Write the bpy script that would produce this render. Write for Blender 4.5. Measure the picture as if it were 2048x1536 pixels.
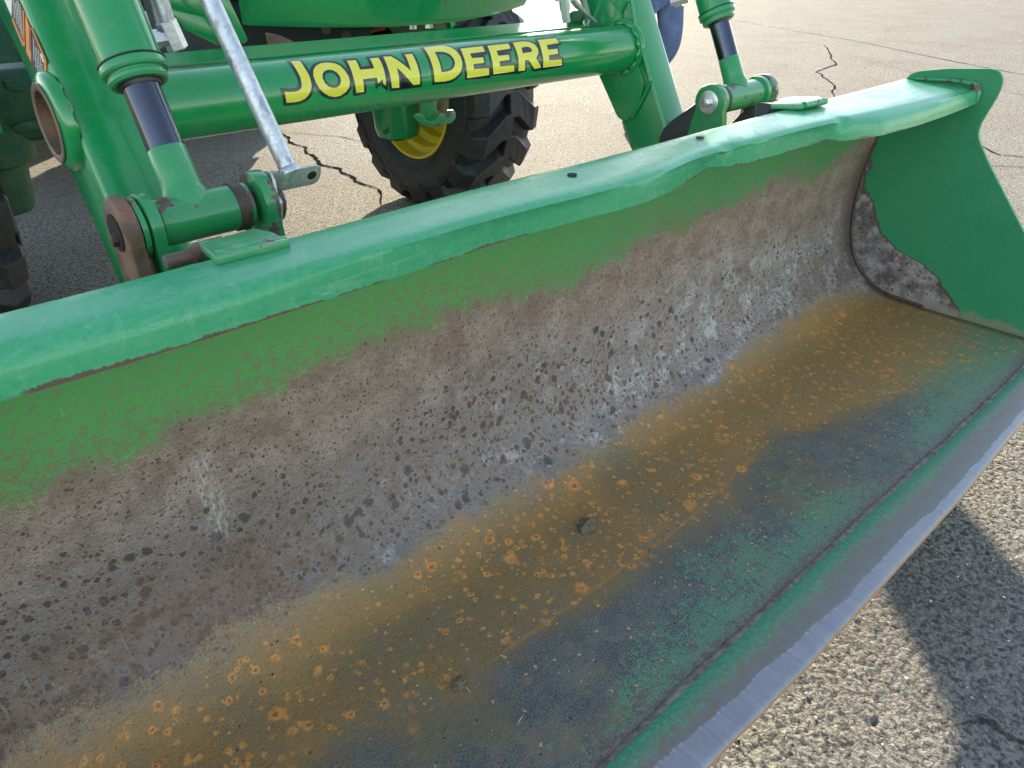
import bpy, bmesh, math, random
from mathutils import Vector, Matrix, noise

for o in list(bpy.data.objects):
    bpy.data.objects.remove(o, do_unlink=True)
S = bpy.context.scene
COL = S.collection
rad = math.radians
random.seed(7)

# ------------------------------------------------------------------ camera
CAM_H = 1.27
AX = Vector((0.72782877, 0.35222721, -0.58838871))
AY = Vector((-0.68575891, 0.37383561, -0.62448511))
AZ = Vector((0.0, 0.85801103, 0.51363126))
cam_d = bpy.data.cameras.new("camera")
cam_d.sensor_width = 36.0
cam_d.lens = 1460.0 / 2048.0 * 36.0
cam_d.clip_start = 0.02
cam_d.clip_end = 3000
cam = bpy.data.objects.new("camera", cam_d)
COL.objects.link(cam)
M = Matrix((AX, AY, AZ)).to_4x4()
M.translation = (0, 0, CAM_H)
cam.matrix_world = M
S.camera = cam

# ------------------------------------------------------------------ light
SUN_EL = 14.3
SUN_DIR = Vector((0.69, 0.72, 0)).normalized() * math.cos(rad(SUN_EL)) + Vector((0, 0, math.sin(rad(SUN_EL))))
world = bpy.data.worlds.new("World")
S.world = world
world.use_nodes = True
wn = world.node_tree.nodes
wl = world.node_tree.links
wn.clear()
sky = wn.new('ShaderNodeTexSky')
sky.sky_type = 'NISHITA'
sky.sun_disc = False
sky.sun_elevation = rad(SUN_EL)
sky.sun_rotation = math.atan2(SUN_DIR.x, SUN_DIR.y)
sky.air_density = 1.0
sky.dust_density = 0.15
sky.ozone_density = 0.6
bg = wn.new('ShaderNodeBackground')
bg.inputs['Strength'].default_value = 0.15
wo = wn.new('ShaderNodeOutputWorld')
hs = wn.new('ShaderNodeHueSaturation')
hs.inputs['Saturation'].default_value = 0.75
wl.new(sky.outputs[0], hs.inputs['Color'])
wl.new(hs.outputs[0], bg.inputs[0])
wl.new(bg.outputs[0], wo.inputs[0])
sun_d = bpy.data.lights.new("sun", 'SUN')
sun_d.energy = 5.0
sun_d.angle = rad(0.53)
sun_d.color = (1.0, 0.86, 0.64)
sun = bpy.data.objects.new("sun", sun_d)
sun.rotation_euler = SUN_DIR.to_track_quat('Z', 'Y').to_euler()
sun.location = (6, 6, 6)
COL.objects.link(sun)
S.view_settings.view_transform = 'Standard'
S.view_settings.look = 'None'
S.view_settings.exposure = 1.80
S.view_settings.gamma = 1.0
S.view_settings.use_curve_mapping = False
S.render.engine = 'CYCLES'
S.cycles.max_bounces = 6
S.cycles.diffuse_bounces = 3
S.cycles.glossy_bounces = 3


def at(x, y, X=None, Y=None, Z=None):
    """point in the place where the line of sight through (x, y) meets a plane"""
    v = Vector(((x - 1024) / 1460.0, (768 - y) / 1460.0, -1.0))
    d = Vector((v.dot(AX), v.dot(AY), v.dot(AZ)))
    if X is not None:
        t = X / d.x
    elif Y is not None:
        t = Y / d.y
    else:
        t = (Z - CAM_H) / d.z
    return Vector((0, 0, CAM_H)) + d * t


# ------------------------------------------------------------------ node helpers
class NT:
    def __init__(self, name):
        self.m = bpy.data.materials.new(name)
        self.m.use_nodes = True
        self.t = self.m.node_tree
        self.n = self.t.nodes
        self.n.clear()
        self.out = self.n.new('ShaderNodeOutputMaterial')
        self.b = self.n.new('ShaderNodeBsdfPrincipled')
        self.t.links.new(self.b.outputs[0], self.out.inputs[0])

    def link(self, src, dst):
        if isinstance(src, (int, float)):
            dst.default_value = src
        elif isinstance(src, tuple):
            dst.default_value = src if len(src) == len(dst.default_value) else (*src, 1.0)
        else:
            self.t.links.new(src, dst)

    def math(self, op, a, b=None, c=None, clamp=False):
        q = self.n.new('ShaderNodeMath')
        q.operation = op
        q.use_clamp = clamp
        self.link(a, q.inputs[0])
        if b is not None:
            self.link(b, q.inputs[1])
        if c is not None:
            self.link(c, q.inputs[2])
        return q.outputs[0]

    def add(self, a, b): return self.math('ADD', a, b)
    def sub(self, a, b): return self.math('SUBTRACT', a, b)
    def mul(self, a, b): return self.math('MULTIPLY', a, b)
    def mx(self, a, b): return self.math('MAXIMUM', a, b)
    def mn(self, a, b): return self.math('MINIMUM', a, b)
    def inv(self, a): return self.math('SUBTRACT', 1.0, a, clamp=True)

    def step(self, v, lo, hi):
        """smooth 0 at lo to 1 at hi (lo may exceed hi)"""
        q = self.n.new('ShaderNodeMapRange')
        q.interpolation_type = 'SMOOTHSTEP'
        self.link(v, q.inputs[0])
        if lo <= hi:
            q.inputs[1].default_value, q.inputs[2].default_value = lo, hi
            q.inputs[3].default_value, q.inputs[4].default_value = 0, 1
        else:
            q.inputs[1].default_value, q.inputs[2].default_value = hi, lo
            q.inputs[3].default_value, q.inputs[4].default_value = 1, 0
        return q.outputs[0]

    def mix(self, f, a, b, mode='MIX'):
        q = self.n.new('ShaderNodeMix')
        q.data_type = 'RGBA'
        q.blend_type = mode
        self.link(f, q.inputs[0])
        self.link(a, q.inputs[6])
        self.link(b, q.inputs[7])
        return q.outputs[2]

    def mixf(self, f, a, b):
        q = self.n.new('ShaderNodeMix')
        q.data_type = 'FLOAT'
        self.link(f, q.inputs[0])
        self.link(a, q.inputs[2])
        self.link(b, q.inputs[3])
        return q.outputs[0]

    def noise(self, vec, scale, detail=3, rough=0.55, dist=0.0, out=0):
        q = self.n.new('ShaderNodeTexNoise')
        self.link(vec, q.inputs['Vector'])
        q.inputs['Scale'].default_value = scale
        q.inputs['Detail'].default_value = detail
        q.inputs['Roughness'].default_value = rough
        q.inputs['Distortion'].default_value = dist
        return q.outputs[out]

    def voro(self, vec, scale, feature='F1', rnd=1.0):
        q = self.n.new('ShaderNodeTexVoronoi')
        q.feature = feature
        self.link(vec, q.inputs['Vector'])
        q.inputs['Scale'].default_value = scale
        q.inputs['Randomness'].default_value = rnd
        return q.outputs[0], (q.outputs[1] if feature == 'F1' else None)

    def vmath(self, op, a, b):
        q = self.n.new('ShaderNodeVectorMath')
        q.operation = op
        self.link(a, q.inputs[0])
        if isinstance(b, (int, float)) and op == 'SCALE':
            q.inputs[3].default_value = b
        else:
            self.link(b, q.inputs[1])
        return q.outputs[0]

    def warp(self, vec, scale, amt):
        nz = self.noise(vec, scale, 2, out=1)
        return self.vmath('ADD', vec, self.vmath('SCALE', self.vmath('SUBTRACT', nz, (0.5, 0.5, 0.5)), amt))

    def sepxyz(self, vec):
        q = self.n.new('ShaderNodeSeparateXYZ')
        self.link(vec, q.inputs[0])
        return q.outputs

    def seprgb(self, col):
        q = self.n.new('ShaderNodeSeparateColor')
        self.link(col, q.inputs[0])
        return q.outputs

    def coord(self, kind):
        q = self.n.new('ShaderNodeTexCoord')
        return q.outputs[kind]

    def mapping(self, vec, scale=(1, 1, 1), rot=(0, 0, 0), loc=(0, 0, 0)):
        q = self.n.new('ShaderNodeMapping')
        self.link(vec, q.inputs[0])
        q.inputs[1].default_value = loc
        q.inputs[2].default_value = rot
        q.inputs[3].default_value = scale
        return q.outputs[0]

    def curve(self, val, pts):
        """piecewise curve through (x, y) points, x and y in any range"""
        xs = [p[0] for p in pts]
        ys = [p[1] for p in pts]
        x0, x1 = min(xs), max(xs)
        y0, y1 = min(ys), max(ys)
        if y1 - y0 < 1e-6:
            y1 = y0 + 1e-3
        t = self.math('DIVIDE', self.sub(val, x0), x1 - x0, clamp=True)
        q = self.n.new('ShaderNodeFloatCurve')
        c = q.mapping.curves[0]
        nm = [((x - x0) / (x1 - x0), (y - y0) / (y1 - y0)) for x, y in sorted(pts)]
        c.points[0].location = nm[0]
        c.points[1].location = nm[-1]
        for p in nm[1:-1]:
            c.points.new(*p)
        for p in c.points:
            p.handle_type = 'VECTOR'
        q.mapping.update()
        self.link(t, q.inputs[1])
        return self.add(self.mul(q.outputs[0], y1 - y0), y0)

    def spots(self, vec, scale, prob, rmin, rmax, warp=0.35):
        """round spots of random size in a share `prob` of the cells: returns d/r (0 at centre, 1 at rim, >1 outside)"""
        d, c = self.voro(vec, scale)
        r = self.seprgb(c)
        rr = self.add(self.mul(self.math('POWER', r[0], 2.0), rmax - rmin), rmin)
        pres = self.math('LESS_THAN', r[1], prob)  # prob may be a field
        rr = self.mul(rr, pres)
        return self.math('DIVIDE', d, self.mx(rr, 0.001))

    def bump(self, h, dist, strength=1.0):
        q = self.n.new('ShaderNodeBump')
        q.inputs['Distance'].default_value = dist
        q.inputs['Strength'].default_value = strength
        self.link(h, q.inputs['Height'])
        return q.outputs[0]

    def fin(self, col, rough=0.5, metal=0.0, normal=None, coat=0.0, spec=None):
        self.link(col, self.b.inputs['Base Color'])
        self.link(rough, self.b.inputs['Roughness'])
        self.link(metal, self.b.inputs['Metallic'])
        if normal is not None:
            self.t.links.new(normal, self.b.inputs['Normal'])
        if coat:
            self.b.inputs['Coat Weight'].default_value = coat
            self.b.inputs['Coat Roughness'].default_value = 0.08
        if spec is not None:
            self.link(spec, self.b.inputs['Specular IOR Level'])
        return self.m


# ------------------------------------------------------------------ materials
def paint(name, base, rough=0.28, chips=0.0, dust=0.15, chip_scale=14.0, coat=0.4, dustcol=(0.16, 0.22, 0.15)):
    n = NT(name)
    p = n.coord('Object')
    big = n.noise(p, 5, 4)
    fine = n.noise(p, 90, 4, 0.7)
    col = n.mix(n.mul(n.step(big, .35, .75), .35), base, tuple(v * 1.35 for v in base))
    film = n.mul(n.step(n.noise(p, 22, 6, 0.7), .45, .8), dust)
    col = n.mix(film, col, dustcol)
    sc = n.mapping(p, (160, 7, 20), (0.3, 0.5, 0.9))
    scr = n.step(n.noise(sc, 1, 2), .70, .76)
    col = n.mix(n.mul(scr, .30), col, (0.14, 0.26, 0.17))
    sp = n.step(n.noise(p, 260, 1), .72, .78)
    col = n.mix(n.mul(sp, .35), col, (0.2, 0.3, 0.22))
    r = n.add(n.mul(n.step(big, .3, .7), .10), n.add(n.mul(fine, .06), rough))
    r = n.add(r, n.mul(film, .6))
    h = n.mul(n.noise(p, 35, 2), .4)
    metal = 0.0
    if chips > 0:
        cm = n.add(n.noise(p, chip_scale, 5, 0.65, .3), n.mul(n.noise(p, 3.3, 1), .5))
        th = 1.02 - chips
        c = n.step(cm, th, th + .012)
        rim = n.mul(n.step(cm, th - .025, th), n.inv(c))
        rust = n.mix(n.noise(p, 60, 4), (0.055, 0.03, 0.03), (0.13, 0.065, 0.05))
        col = n.mix(n.mul(rim, .3), col, (0.18, 0.26, 0.2))
        col = n.mix(c, col, rust)
        r = n.mixf(c, r, .62)
        h = n.add(h, n.mul(n.inv(c), .8))
    return n.fin(col, r, metal, n.bump(h, .0012, .35), coat)


GREEN = (0.006, 0.205, 0.058)
M_green = paint("green_paint", GREEN, .12, 0.03, .16, 30)
M_green_chip = paint("green_paint_chipped", (0.014, 0.20, 0.062), .28, .235, .2, 20)
M_green_worn = paint("green_paint_worn", (0.020, 0.22, 0.075), .33, .11, .3, 26)
M_green_dusty = paint("green_paint_dusty_casting", (0.012, 0.085, 0.040), .5, 0.0, .5, coat=0.0)


def simple(name, col, rough, metal=0.0, var=.25, scale=30, bump=.0006, coat=0.0, detail=5):
    n = NT(name)
    p = n.coord('Object')
    z = n.noise(p, scale, detail, .65)
    c = n.mix(z, tuple(v * (1 - var) for v in col), tuple(min(1, v * (1 + var)) for v in col))
    return n.fin(c, n.add(n.mul(z, .2), rough - .1), metal, n.bump(n.noise(p, scale * 4, 3), bump, .5), coat)


M_rust = None


def rust_metal(name, a=(0.07, 0.035, 0.022), b=(0.20, 0.10, 0.06), c=(0.10, 0.09, 0.095)):
    n = NT(name)
    p = n.coord('Object')
    f = n.noise(p, 18, 6, .7)
    col = n.mix(n.step(f, .35, .65), a, b)
    col = n.mix(n.step(n.noise(p, 11, 3), .5, .7), col, c)
    return n.fin(col, n.add(n.mul(f, .3), .4), n.mul(n.step(n.noise(p, 11, 3), .5, .7), .5),
                 n.bump(n.noise(p, 120, 5), .001, .6))


M_rust = rust_metal("rusty_steel")
M_rust_dark = rust_metal("dark_rusty_steel", (0.03, 0.02, 0.018), (0.085, 0.05, 0.04), (0.05, 0.05, 0.055))
M_black = simple("black_plate", (0.022, 0.024, 0.028), .5)
M_dark = simple("dark_engine_casting", (0.012, 0.014, 0.017), .7)
M_hole_gap = simple("hole_gap_shade", (0.006, 0.006, 0.006), .9)  # near-black colour standing in for shade inside holes and the tube gap
M_chrome = simple("chromed_rod", (0.085, 0.092, 0.118), .16, 1.0, .12, 8, .0001)
M_zinc = simple("zinc_plated_steel", (0.55, 0.57, 0.60), .42, .85, .3, 45, .0008)
M_zinc_bright = simple("bright_zinc", (0.68, 0.69, 0.70), .3, .9, .2, 60, .0004)
M_hose = simple("black_hose_rubber", (0.02, 0.02, 0.022), .55)
M_seal = simple("black_seal", (0.012, 0.012, 0.014), .4)
M_yellow = simple("yellow_rim_paint", (0.62, 0.42, 0.02), .32, 0.0, .12, 12, .0004, .4)
M_white = simple("white_label", (0.75, 0.75, 0.73), .5)
M_orange = simple("orange_label", (0.75, 0.22, 0.04), .45, 0, .1)
M_navy = simple("navy_label", (0.012, 0.014, 0.032), .4, 0, .1)
M_red = simple("red_paint", (0.35, 0.02, 0.02), .4)
M_glass = simple("dark_tinted_glass", (0.02, 0.025, 0.03), .05)


def galv(name):
    n = NT(name)
    p = n.coord('Object')
    d, c = n.voro(p, 170)
    z = n.noise(n.mapping(p, (1, 1, .35)), 70, 5, .7)
    col = n.mix(n.seprgb(c)[0], (0.40, 0.42, 0.45), (0.54, 0.56, 0.60))
    col = n.mix(n.step(z, .5, .75), col, (0.22, 0.235, 0.26))
    return n.fin(col, n.add(n.mul(z, .3), .32), .8, n.bump(z, .0008, .5))


M_galv = galv("galvanised_steel")


def tyre_mat():
    n = NT("tyre_rubber")
    p = n.coord('Object')
    z = n.noise(p, 26, 6, .7)
    col = n.mix(n.step(z, .4, .75), (0.010, 0.011, 0.014), (0.028, 0.029, 0.032))
    sc = n.step(n.noise(n.mapping(p, (14, 60, 22), (.4, .2, .7)), 1, 3), .66, .72)
    col = n.mix(n.mul(sc, .5), col, (0.07, 0.07, 0.075))
    return n.fin(col, n.add(n.mul(z, .25), .42), 0, n.bump(n.noise(p, 120, 5), .0012, .6))


M_tyre = tyre_mat()


def denim():
    n = NT("blue_denim")
    p = n.coord('Object')
    w = n.noise(n.mapping(p, (1, 1, .3)), 150, 3, .7)
    big = n.noise(p, 7, 4)
    col = n.mix(w, (0.035, 0.06, 0.14), (0.11, 0.16, 0.30))
    col = n.mix(n.mul(n.step(big, .45, .7), .5), col, (0.16, 0.22, 0.36))
    return n.fin(col, .85, 0, n.bump(n.add(n.mul(n.noise(p, 9, 3, .5, 1.0), 3.0), w), .01, .6))


M_denim = denim()


def asphalt():
    n = NT("aged_asphalt")
    p = n.coord('Object')
    a = n.noise(p, 85, 5, .75)
    b = n.noise(p, 1.1, 3)
    d, c = n.voro(n.vmath('ADD', p, n.vmath('SCALE', n.noise(p, 60, 2, out=1), .02)), 105)
    st = n.seprgb(c)
    col = n.mix(n.step(a, .36, .62), (0.066, 0.070, 0.080), (0.450, 0.425, 0.365))
    col = n.mix(n.mul(n.step(st[0], .55, .95), .6), col, (0.48, 0.455, 0.40))
    col = n.mix(n.mul(n.step(st[1], .80, .9), .6), col, (0.030, 0.031, 0.034))
    col = n.mix(n.mul(n.step(b, .40, .65), .35), col, (0.245, 0.205, 0.185))
    e, _ = n.voro(n.warp(p, 2.2, .35), 1.05, 'DISTANCE_TO_EDGE')
    hair = n.mul(n.step(e, .0035, .0015), n.step(b, .50, .60))
    col = n.mix(n.mul(hair, .65), col, (0.030, 0.028, 0.028))
    h = n.add(n.mul(a, 1.6), n.mul(d, -1.0))
    return n.fin(col, .85, 0, n.bump(h, .014, .9), 0, .05)


M_asphalt = asphalt()
M_crack = simple("dark_crack_soil", (0.022, 0.021, 0.020), .95, 0, .5, 80, .002)
M_crack.node_tree.nodes["Principled BSDF"].inputs["Specular IOR Level"].default_value = 0.0


# ---- inside of the bucket: u = along the bucket, v = distance from the cutting edge round the shell
def bucket_interior():
    n = NT("worn_bucket_interior")
    uv = n.coord('UV')
    s = n.sepxyz(uv)
    u, v = s[0], s[1]
    big = n.noise(uv, 2.6, 3)
    mid = n.noise(uv, 14, 5, .7)
    fin = n.noise(uv, 75, 4, .72)
    grit = n.noise(uv, 300, 2, .75)
    crumb = n.add(n.mul(fin, .6), n.mul(grit, .4))
    wv = n.vmath('ADD', uv, n.vmath('SCALE', n.noise(uv, 95, 2, out=1), .011))
    wv2 = n.vmath('ADD', uv, n.vmath('SCALE', n.noise(uv, 55, 3, out=1), .015))
    patch = n.noise(n.vmath('ADD', uv, (3.1, 1.7, 0)), 4.6, 3)
    scr_a = n.step(n.noise(n.mapping(uv, (9, 210, 1), (0, 0, .10)), 1, 3, .6), .66, .72)
    scr_b = n.step(n.noise(n.mapping(uv, (170, 9, 1), (0, 0, .30)), 1, 3, .6), .66, .73)
    # --- bare worn steel of the back wall
    steel = n.mix(n.step(mid, .32, .68), (0.200, 0.145, 0.115), (0.330, 0.255, 0.205))
    greyer = n.step(n.add(v, n.mul(n.sub(big, .5), .30)), .95, .74)
    steel = n.mix(n.mul(greyer, .8), steel, n.mix(n.step(mid, .35, .7), (0.175, 0.158, 0.152), (0.390, 0.370, 0.365)))
    pale = n.mul(n.step(n.add(n.noise(uv, 11, 6, .8), n.mul(n.step(u, .6, 1.2), .06)), .55, .66), greyer)
    steel = n.mix(n.mul(pale, .65), steel, (0.56, 0.55, 0.56))
    dark = n.mul(n.curve(u, [(-.4, 1.0), (.30, .95), (.55, .70), (.95, .55), (1.4, .25), (2.46, .30)]), n.mul(n.step(v, .93, .76), n.step(n.add(n.add(patch, n.mul(n.step(u, .8, .1), .14)), n.add(n.mul(n.sub(mid, .5), .25), n.mul(n.sub(crumb, .5), .25))), .28, .46)))
    steel = n.mix(n.mul(dark, n.add(.38, n.mul(n.step(mid, .42, .60), .55))), steel, n.mix(mid, (0.034, 0.027, 0.024), (0.110, 0.084, 0.070)))
    steel = n.mix(n.mul(n.step(crumb, .46, .62), .55), steel, (0.120, 0.080, 0.062))
    steel = n.mix(n.mul(n.step(grit, .56, .70), .45), steel, (0.50, 0.45, 0.41))
    # dense stipple of fine pits
    pm = n.step(n.spots(wv, 128, .86, .14, .44), 1.1, .7)
    steel = n.mix(n.mul(pm, .8), steel, (0.070, 0.040, 0.026))
    pit2 = n.step(n.spots(n.vmath('ADD', wv, (5, 5, 0)), 215, .85, .18, .44), 1.1, .7)
    steel = n.mix(n.mul(pit2, .6), steel, (0.090, 0.055, 0.038))
    # pocks whose number grows towards the floor and to the left
    low = n.step(n.add(v, n.mul(n.sub(big, .5), .35)), .95, .72)
    pf = n.add(n.mul(low, n.add(.25, n.mul(n.step(patch, .38, .60), .65))), n.mul(dark, .7))
    pk = n.spots(wv, 78, pf, .10, .46)
    steel = n.mix(n.mul(n.step(pk, 1.15, .9), .9), steel, n.mix(dark, (0.105, 0.055, 0.034), (0.040, 0.024, 0.018)))
    steel = n.mix(n.mul(n.step(pk, .75, .55), .80), steel, (0.050, 0.052, 0.060))
    # big dark scabs with a brown rim, in clusters
    bf = n.mul(n.mul(n.step(patch, .33, .50), .95), n.mul(n.step(v, .90, .80), n.step(u, 2.1, 1.2)))
    bs = n.spots(wv2, 42, bf, .10, .42)
    steel = n.mix(n.mul(n.step(bs, 1.25, 1.0), .9), steel, (0.120, 0.065, 0.035))
    steel = n.mix(n.mul(n.step(bs, .92, .78), .92), steel, n.mix(fin, (0.020, 0.024, 0.030), (0.075, 0.082, 0.095)))
    # brown crust just above the floor
    cor = n.step(n.add(n.add(n.mul(crumb, .75), n.mul(mid, .25)), n.add(n.mul(n.sub(patch, .5), .35), n.curve(u, [(-.4, .10), (.25, .08), (.5, .0), (1.4, .0), (1.8, .03), (2.5, .03)]))), .52, .57)
    cor = n.mul(cor, n.mul(n.step(v, .84, .70), n.step(v, .60, .65)))
    steel = n.mix(n.mul(cor, .65), steel, n.mix(n.step(fin, .35, .65), (0.060, 0.032, 0.022), (0.190, 0.095, 0.048)))
    steel = n.mix(n.mul(scr_b, n.mul(n.step(v, 1.0, .9), .18)), steel, (0.52, 0.50, 0.48))
    # --- green paint left at the top: flaked stipple edge
    gb = n.curve(u, [(-.4, 1.03), (.2, 1.0), (.5, 1.03), (.8, 1.03), (1.1, .985), (1.35, 1.04), (1.62, 1.03), (1.9, 1.07), (2.1, 1.02), (2.35, 1.09), (2.46, 1.17)])
    gsh = n.add(n.sub(v, gb), n.add(n.mul(n.sub(mid, .5), .20), n.add(n.mul(n.sub(crumb, .5), .26), n.mul(n.sub(patch, .5), .07))))
    gm = n.step(gsh, -.004, .004)
    green = n.mix(big, (0.030, 0.200, 0.062), (0.060, 0.290, 0.090))
    green = n.mix(n.step(u, .5, 1.6), n.mix(.45, green, (0.13, 0.36, 0.10)), green)  # paler to the left: lens flare veil put into the paint colour
    green = n.mix(n.mul(n.step(crumb, .48, .66), .45), green, (0.15, 0.30, 0.14))
    green = n.mix(n.mul(scr_b, .30), green, (0.27, 0.44, 0.27))
    green = n.mix(n.mul(scr_a, .25), green, (0.25, 0.42, 0.25))
    dens = n.add(n.mul(n.step(gsh, .20, .0), .07), n.mul(n.sub(patch, .5), .12))
    chip = n.step(n.add(n.add(n.mul(crumb, .85), n.mul(mid, .15)), dens), .555, .610)
    green = n.mix(n.mul(chip, .75), green, n.mix(fin, (0.13, 0.075, 0.052), (0.25, 0.16, 0.115)))
    und = n.mul(n.step(v, 1.19, 1.235), .35)
    green = n.mix(n.mul(und, n.step(fin, .4, .6)), green, (0.10, 0.075, 0.055))
    col = n.mix(gm, steel, green)
    # --- rusty floor
    ob = n.curve(u, [(-.4, .66), (0, .65), (.3, .64), (.7, .62), (1.1, .61), (1.5, .60), (1.75, .62), (2.15, .64), (2.46, .55)])
    osh = n.add(n.sub(ob, v), n.add(n.mul(n.sub(mid, .5), .14), n.add(n.mul(n.sub(crumb, .5), .14), n.mul(n.sub(patch, .5), .08))))
    om = n.step(osh, -.020, .020)
    olive = n.mix(n.step(big, .36, .62), (0.185, 0.128, 0.056), (0.280, 0.145, 0.038))
    olive = n.mix(n.mul(n.step(mid, .40, .66), .55), olive, (0.190, 0.145, 0.080))
    haze = n.step(n.add(patch, n.mul(n.step(osh, .16, .04), .16)), .52, .68)
    olive = n.mix(n.mul(n.mx(haze, n.mul(n.step(u, 1.0, 1.5), .75)), .50), olive, (0.42, 0.215, 0.048))
    olive = n.mix(n.mul(n.step(osh, .09, .0), n.mul(n.step(crumb, .44, .56), .8)), olive, (0.185, 0.175, 0.150))
    olive = n.mix(n.mul(n.step(grit, .42, .66), .40), olive, (0.28, 0.21, 0.12))
    olive = n.mix(n.mul(n.step(crumb, .48, .36), .45), olive, (0.070, 0.055, 0.030))
    # --- dark slate front of the floor
    db = n.curve(u, [(-.4, .42), (.26, .38), (.45, .335), (.75, .32), (1.0, .305), (1.22, .325), (1.42, .35), (1.62, .29), (1.85, .22), (2.2, .12), (2.46, .06)])
    dsh = n.add(n.sub(db, v), n.add(n.mul(n.sub(patch, .5), .16), n.add(n.mul(n.sub(mid, .5), .14), n.mul(n.sub(crumb, .5), .10))))
    slate = n.mix(n.step(mid, .35, .7), (0.062, 0.064, 0.062), (0.130, 0.124, 0.104))
    slate = n.mix(n.mul(n.step(grit, .42, .66), .50), slate, (0.22, 0.225, 0.21))
    slate = n.mix(n.mul(n.step(crumb, .48, .36), .5), slate, (0.030, 0.034, 0.036))
    slate = n.mix(n.mul(n.step(n.add(big, n.mul(n.sub(mid, .5), .4)), .46, .62), .60), slate, (0.165, 0.125, 0.055))
    floor = n.mix(n.step(dsh, -.045, .045), olive, slate)
    # sharp tide line of rust along the drying puddle
    tide = n.step(n.math('ABSOLUTE', n.sub(v, n.add(n.curve(u, [(-.4, .38), (.42, .352), (.8, .335), (1.0, .325), (1.24, .345), (1.42, .36), (2.46, .36)]), n.mul(n.sub(mid, .5), .02)))), .0060, .001)
    tide = n.mul(tide, n.mul(n.step(u, .45, .6), n.mul(n.step(u, 1.42, 1.3), n.step(crumb, .36, .50))))
    floor = n.mix(n.mul(tide, .7), floor, (0.40, 0.180, 0.035))
    # --- flecks of green paint near the weld, thinning out into the floor
    pr = n.curve(v, [(.08, .08), (.13, .06), (.19, .0), (.26, -.05), (.33, -.10), (.6, -.3)])
    px = n.curve(u, [(-.4, -.16), (.3, -.13), (.55, -.05), (.9, .02), (1.3, .02), (1.55, -.06), (1.8, -.02), (2.46, .05)])
    gn = n.add(n.add(n.add(n.mul(n.noise(uv, 34, 8, .85, .3), .55), n.mul(crumb, .45)), n.mul(n.sub(patch, .5), .30)), n.add(pr, px))
    gp = n.step(gn, .510, .535)
    floor = n.mix(n.mul(gp, .80), floor, n.mix(n.step(grit, .35, .6), (0.050, 0.165, 0.090), (0.105, 0.265, 0.150)))
    stk = n.mul(n.step(n.noise(n.mapping(uv, (120, 12, 1), (0, 0, -.25)), 1, 2, .5), .62, .68), n.mul(n.step(v, .26, .20), n.mul(n.step(u, .80, .9), n.step(u, 1.35, 1.2))))
    floor = n.mix(n.mul(stk, .6), floor, (0.050, 0.045, 0.040))
    # worn dusty green at the far end of the floor
    far = n.mul(n.step(u, 1.5, 2.3), n.step(v, .50, .12))
    floor = n.mix(n.mul(n.mul(far, n.step(crumb, .42, .56)), .6), floor, (0.19, 0.26, 0.15))
    # --- orange rust blooms: halo and darker core, several sizes
    tot = n.step(dsh, .02, -.05)
    bright = n.mix(n.step(fin, .35, .65), (0.50, 0.185, 0.038), (0.74, 0.330, 0.080))
    lin = n.mul(n.step(v, .63, .57), n.step(v, .26, .34))
    zz = n.mul(n.step(osh, .01, .05), n.add(n.mul(tot, .9), .1))
    for sc, pb, r0, r1, z, wvec in ((21, .45, .05, .30, lin, wv2), (38, .90, .07, .36, zz, wv2), (58, .95, .08, .40, zz, wv)):
        g = n.step(patch if sc == 36 else big, .26, .50)
        q = n.spots(n.vmath('ADD', wvec, (sc * .37, .21 * sc, 0)), sc, n.mul(g, pb), r0, r1)
        floor = n.mix(n.mul(n.mul(n.step(q, 1.45, .65), z), .85), floor, bright)
        floor = n.mix(n.mul(n.mul(n.step(q, .58, .34), z), .8), floor, (0.25, 0.082, 0.024))
    spk = n.spots(wv, 88, n.curve(u, [(-.4, .2), (.6, .3), (1.1, .6), (1.8, .55), (2.46, .2)]), .06, .34)
    floor = n.mix(n.mul(n.mul(n.step(spk, 1.1, .7), n.step(v, .12, .18)), .8), floor, (0.62, 0.33, 0.070))
    dk = n.spots(n.vmath('ADD', uv, (9, 4, 0)), 95, .07, .1, .3)
    floor = n.mix(n.mul(n.step(dk, 1.0, .8), .8), floor, (0.025, 0.022, 0.018))
    floor = n.mix(n.mul(scr_a, .22), floor, (0.26, 0.22, 0.16))
    col = n.mix(om, col, floor)
    # burnt brown zone beside the weld
    vw = n.sub(v, n.curve(u, [(-.4, .018), (.5, .015), (.74, .011), (1.05, .003), (1.32, -.004), (1.72, -.020), (2.2, -.032), (2.46, -.036)]))
    wz = n.mul(n.step(n.add(vw, n.add(n.mul(n.sub(mid, .5), .05), n.mul(n.sub(crumb, .5), .06))), .132, .098), .85)
    col = n.mix(wz, col, n.mix(n.step(crumb, .4, .6), (0.085, 0.065, 0.055), (0.20, 0.160, 0.135)))
    # right corner dark steel and the dirt caught in the joint
    wc = n.mul(n.step(n.add(u, n.mul(n.sub(mid, .5), .12)), 2.32, 2.43), n.mul(n.step(v, .60, .72), n.step(v, 1.12, 1.0)))
    col = n.mix(n.mul(wc, .75), col, (0.070, 0.048, 0.042))
    jt = n.mul(n.step(n.add(u, n.mul(n.sub(crumb, .5), .03)), 2.405, 2.43), n.step(v, .62, .60))
    col = n.mix(n.mul(jt, .7), col, (0.075, 0.050, 0.032))
    # a pale scrape
    scp = n.mul(n.mul(n.step(n.math('ABSOLUTE', n.sub(u, .262)), .030, .0), n.mul(n.step(v, .78, .83), n.step(v, .98, .93))), n.step(n.noise(n.mapping(uv, (150, 26, 1)), 1, 3, .8), .45, .62))
    col = n.mix(n.mul(scp, .5), col, (0.58, 0.56, 0.54))
    rough = n.mixf(om, n.mixf(gm, n.add(n.mul(mid, .25), .36), .40), n.add(n.mul(crumb, .4), .30))
    metal = n.mul(n.inv(om), n.mul(n.inv(gm), .12))
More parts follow.
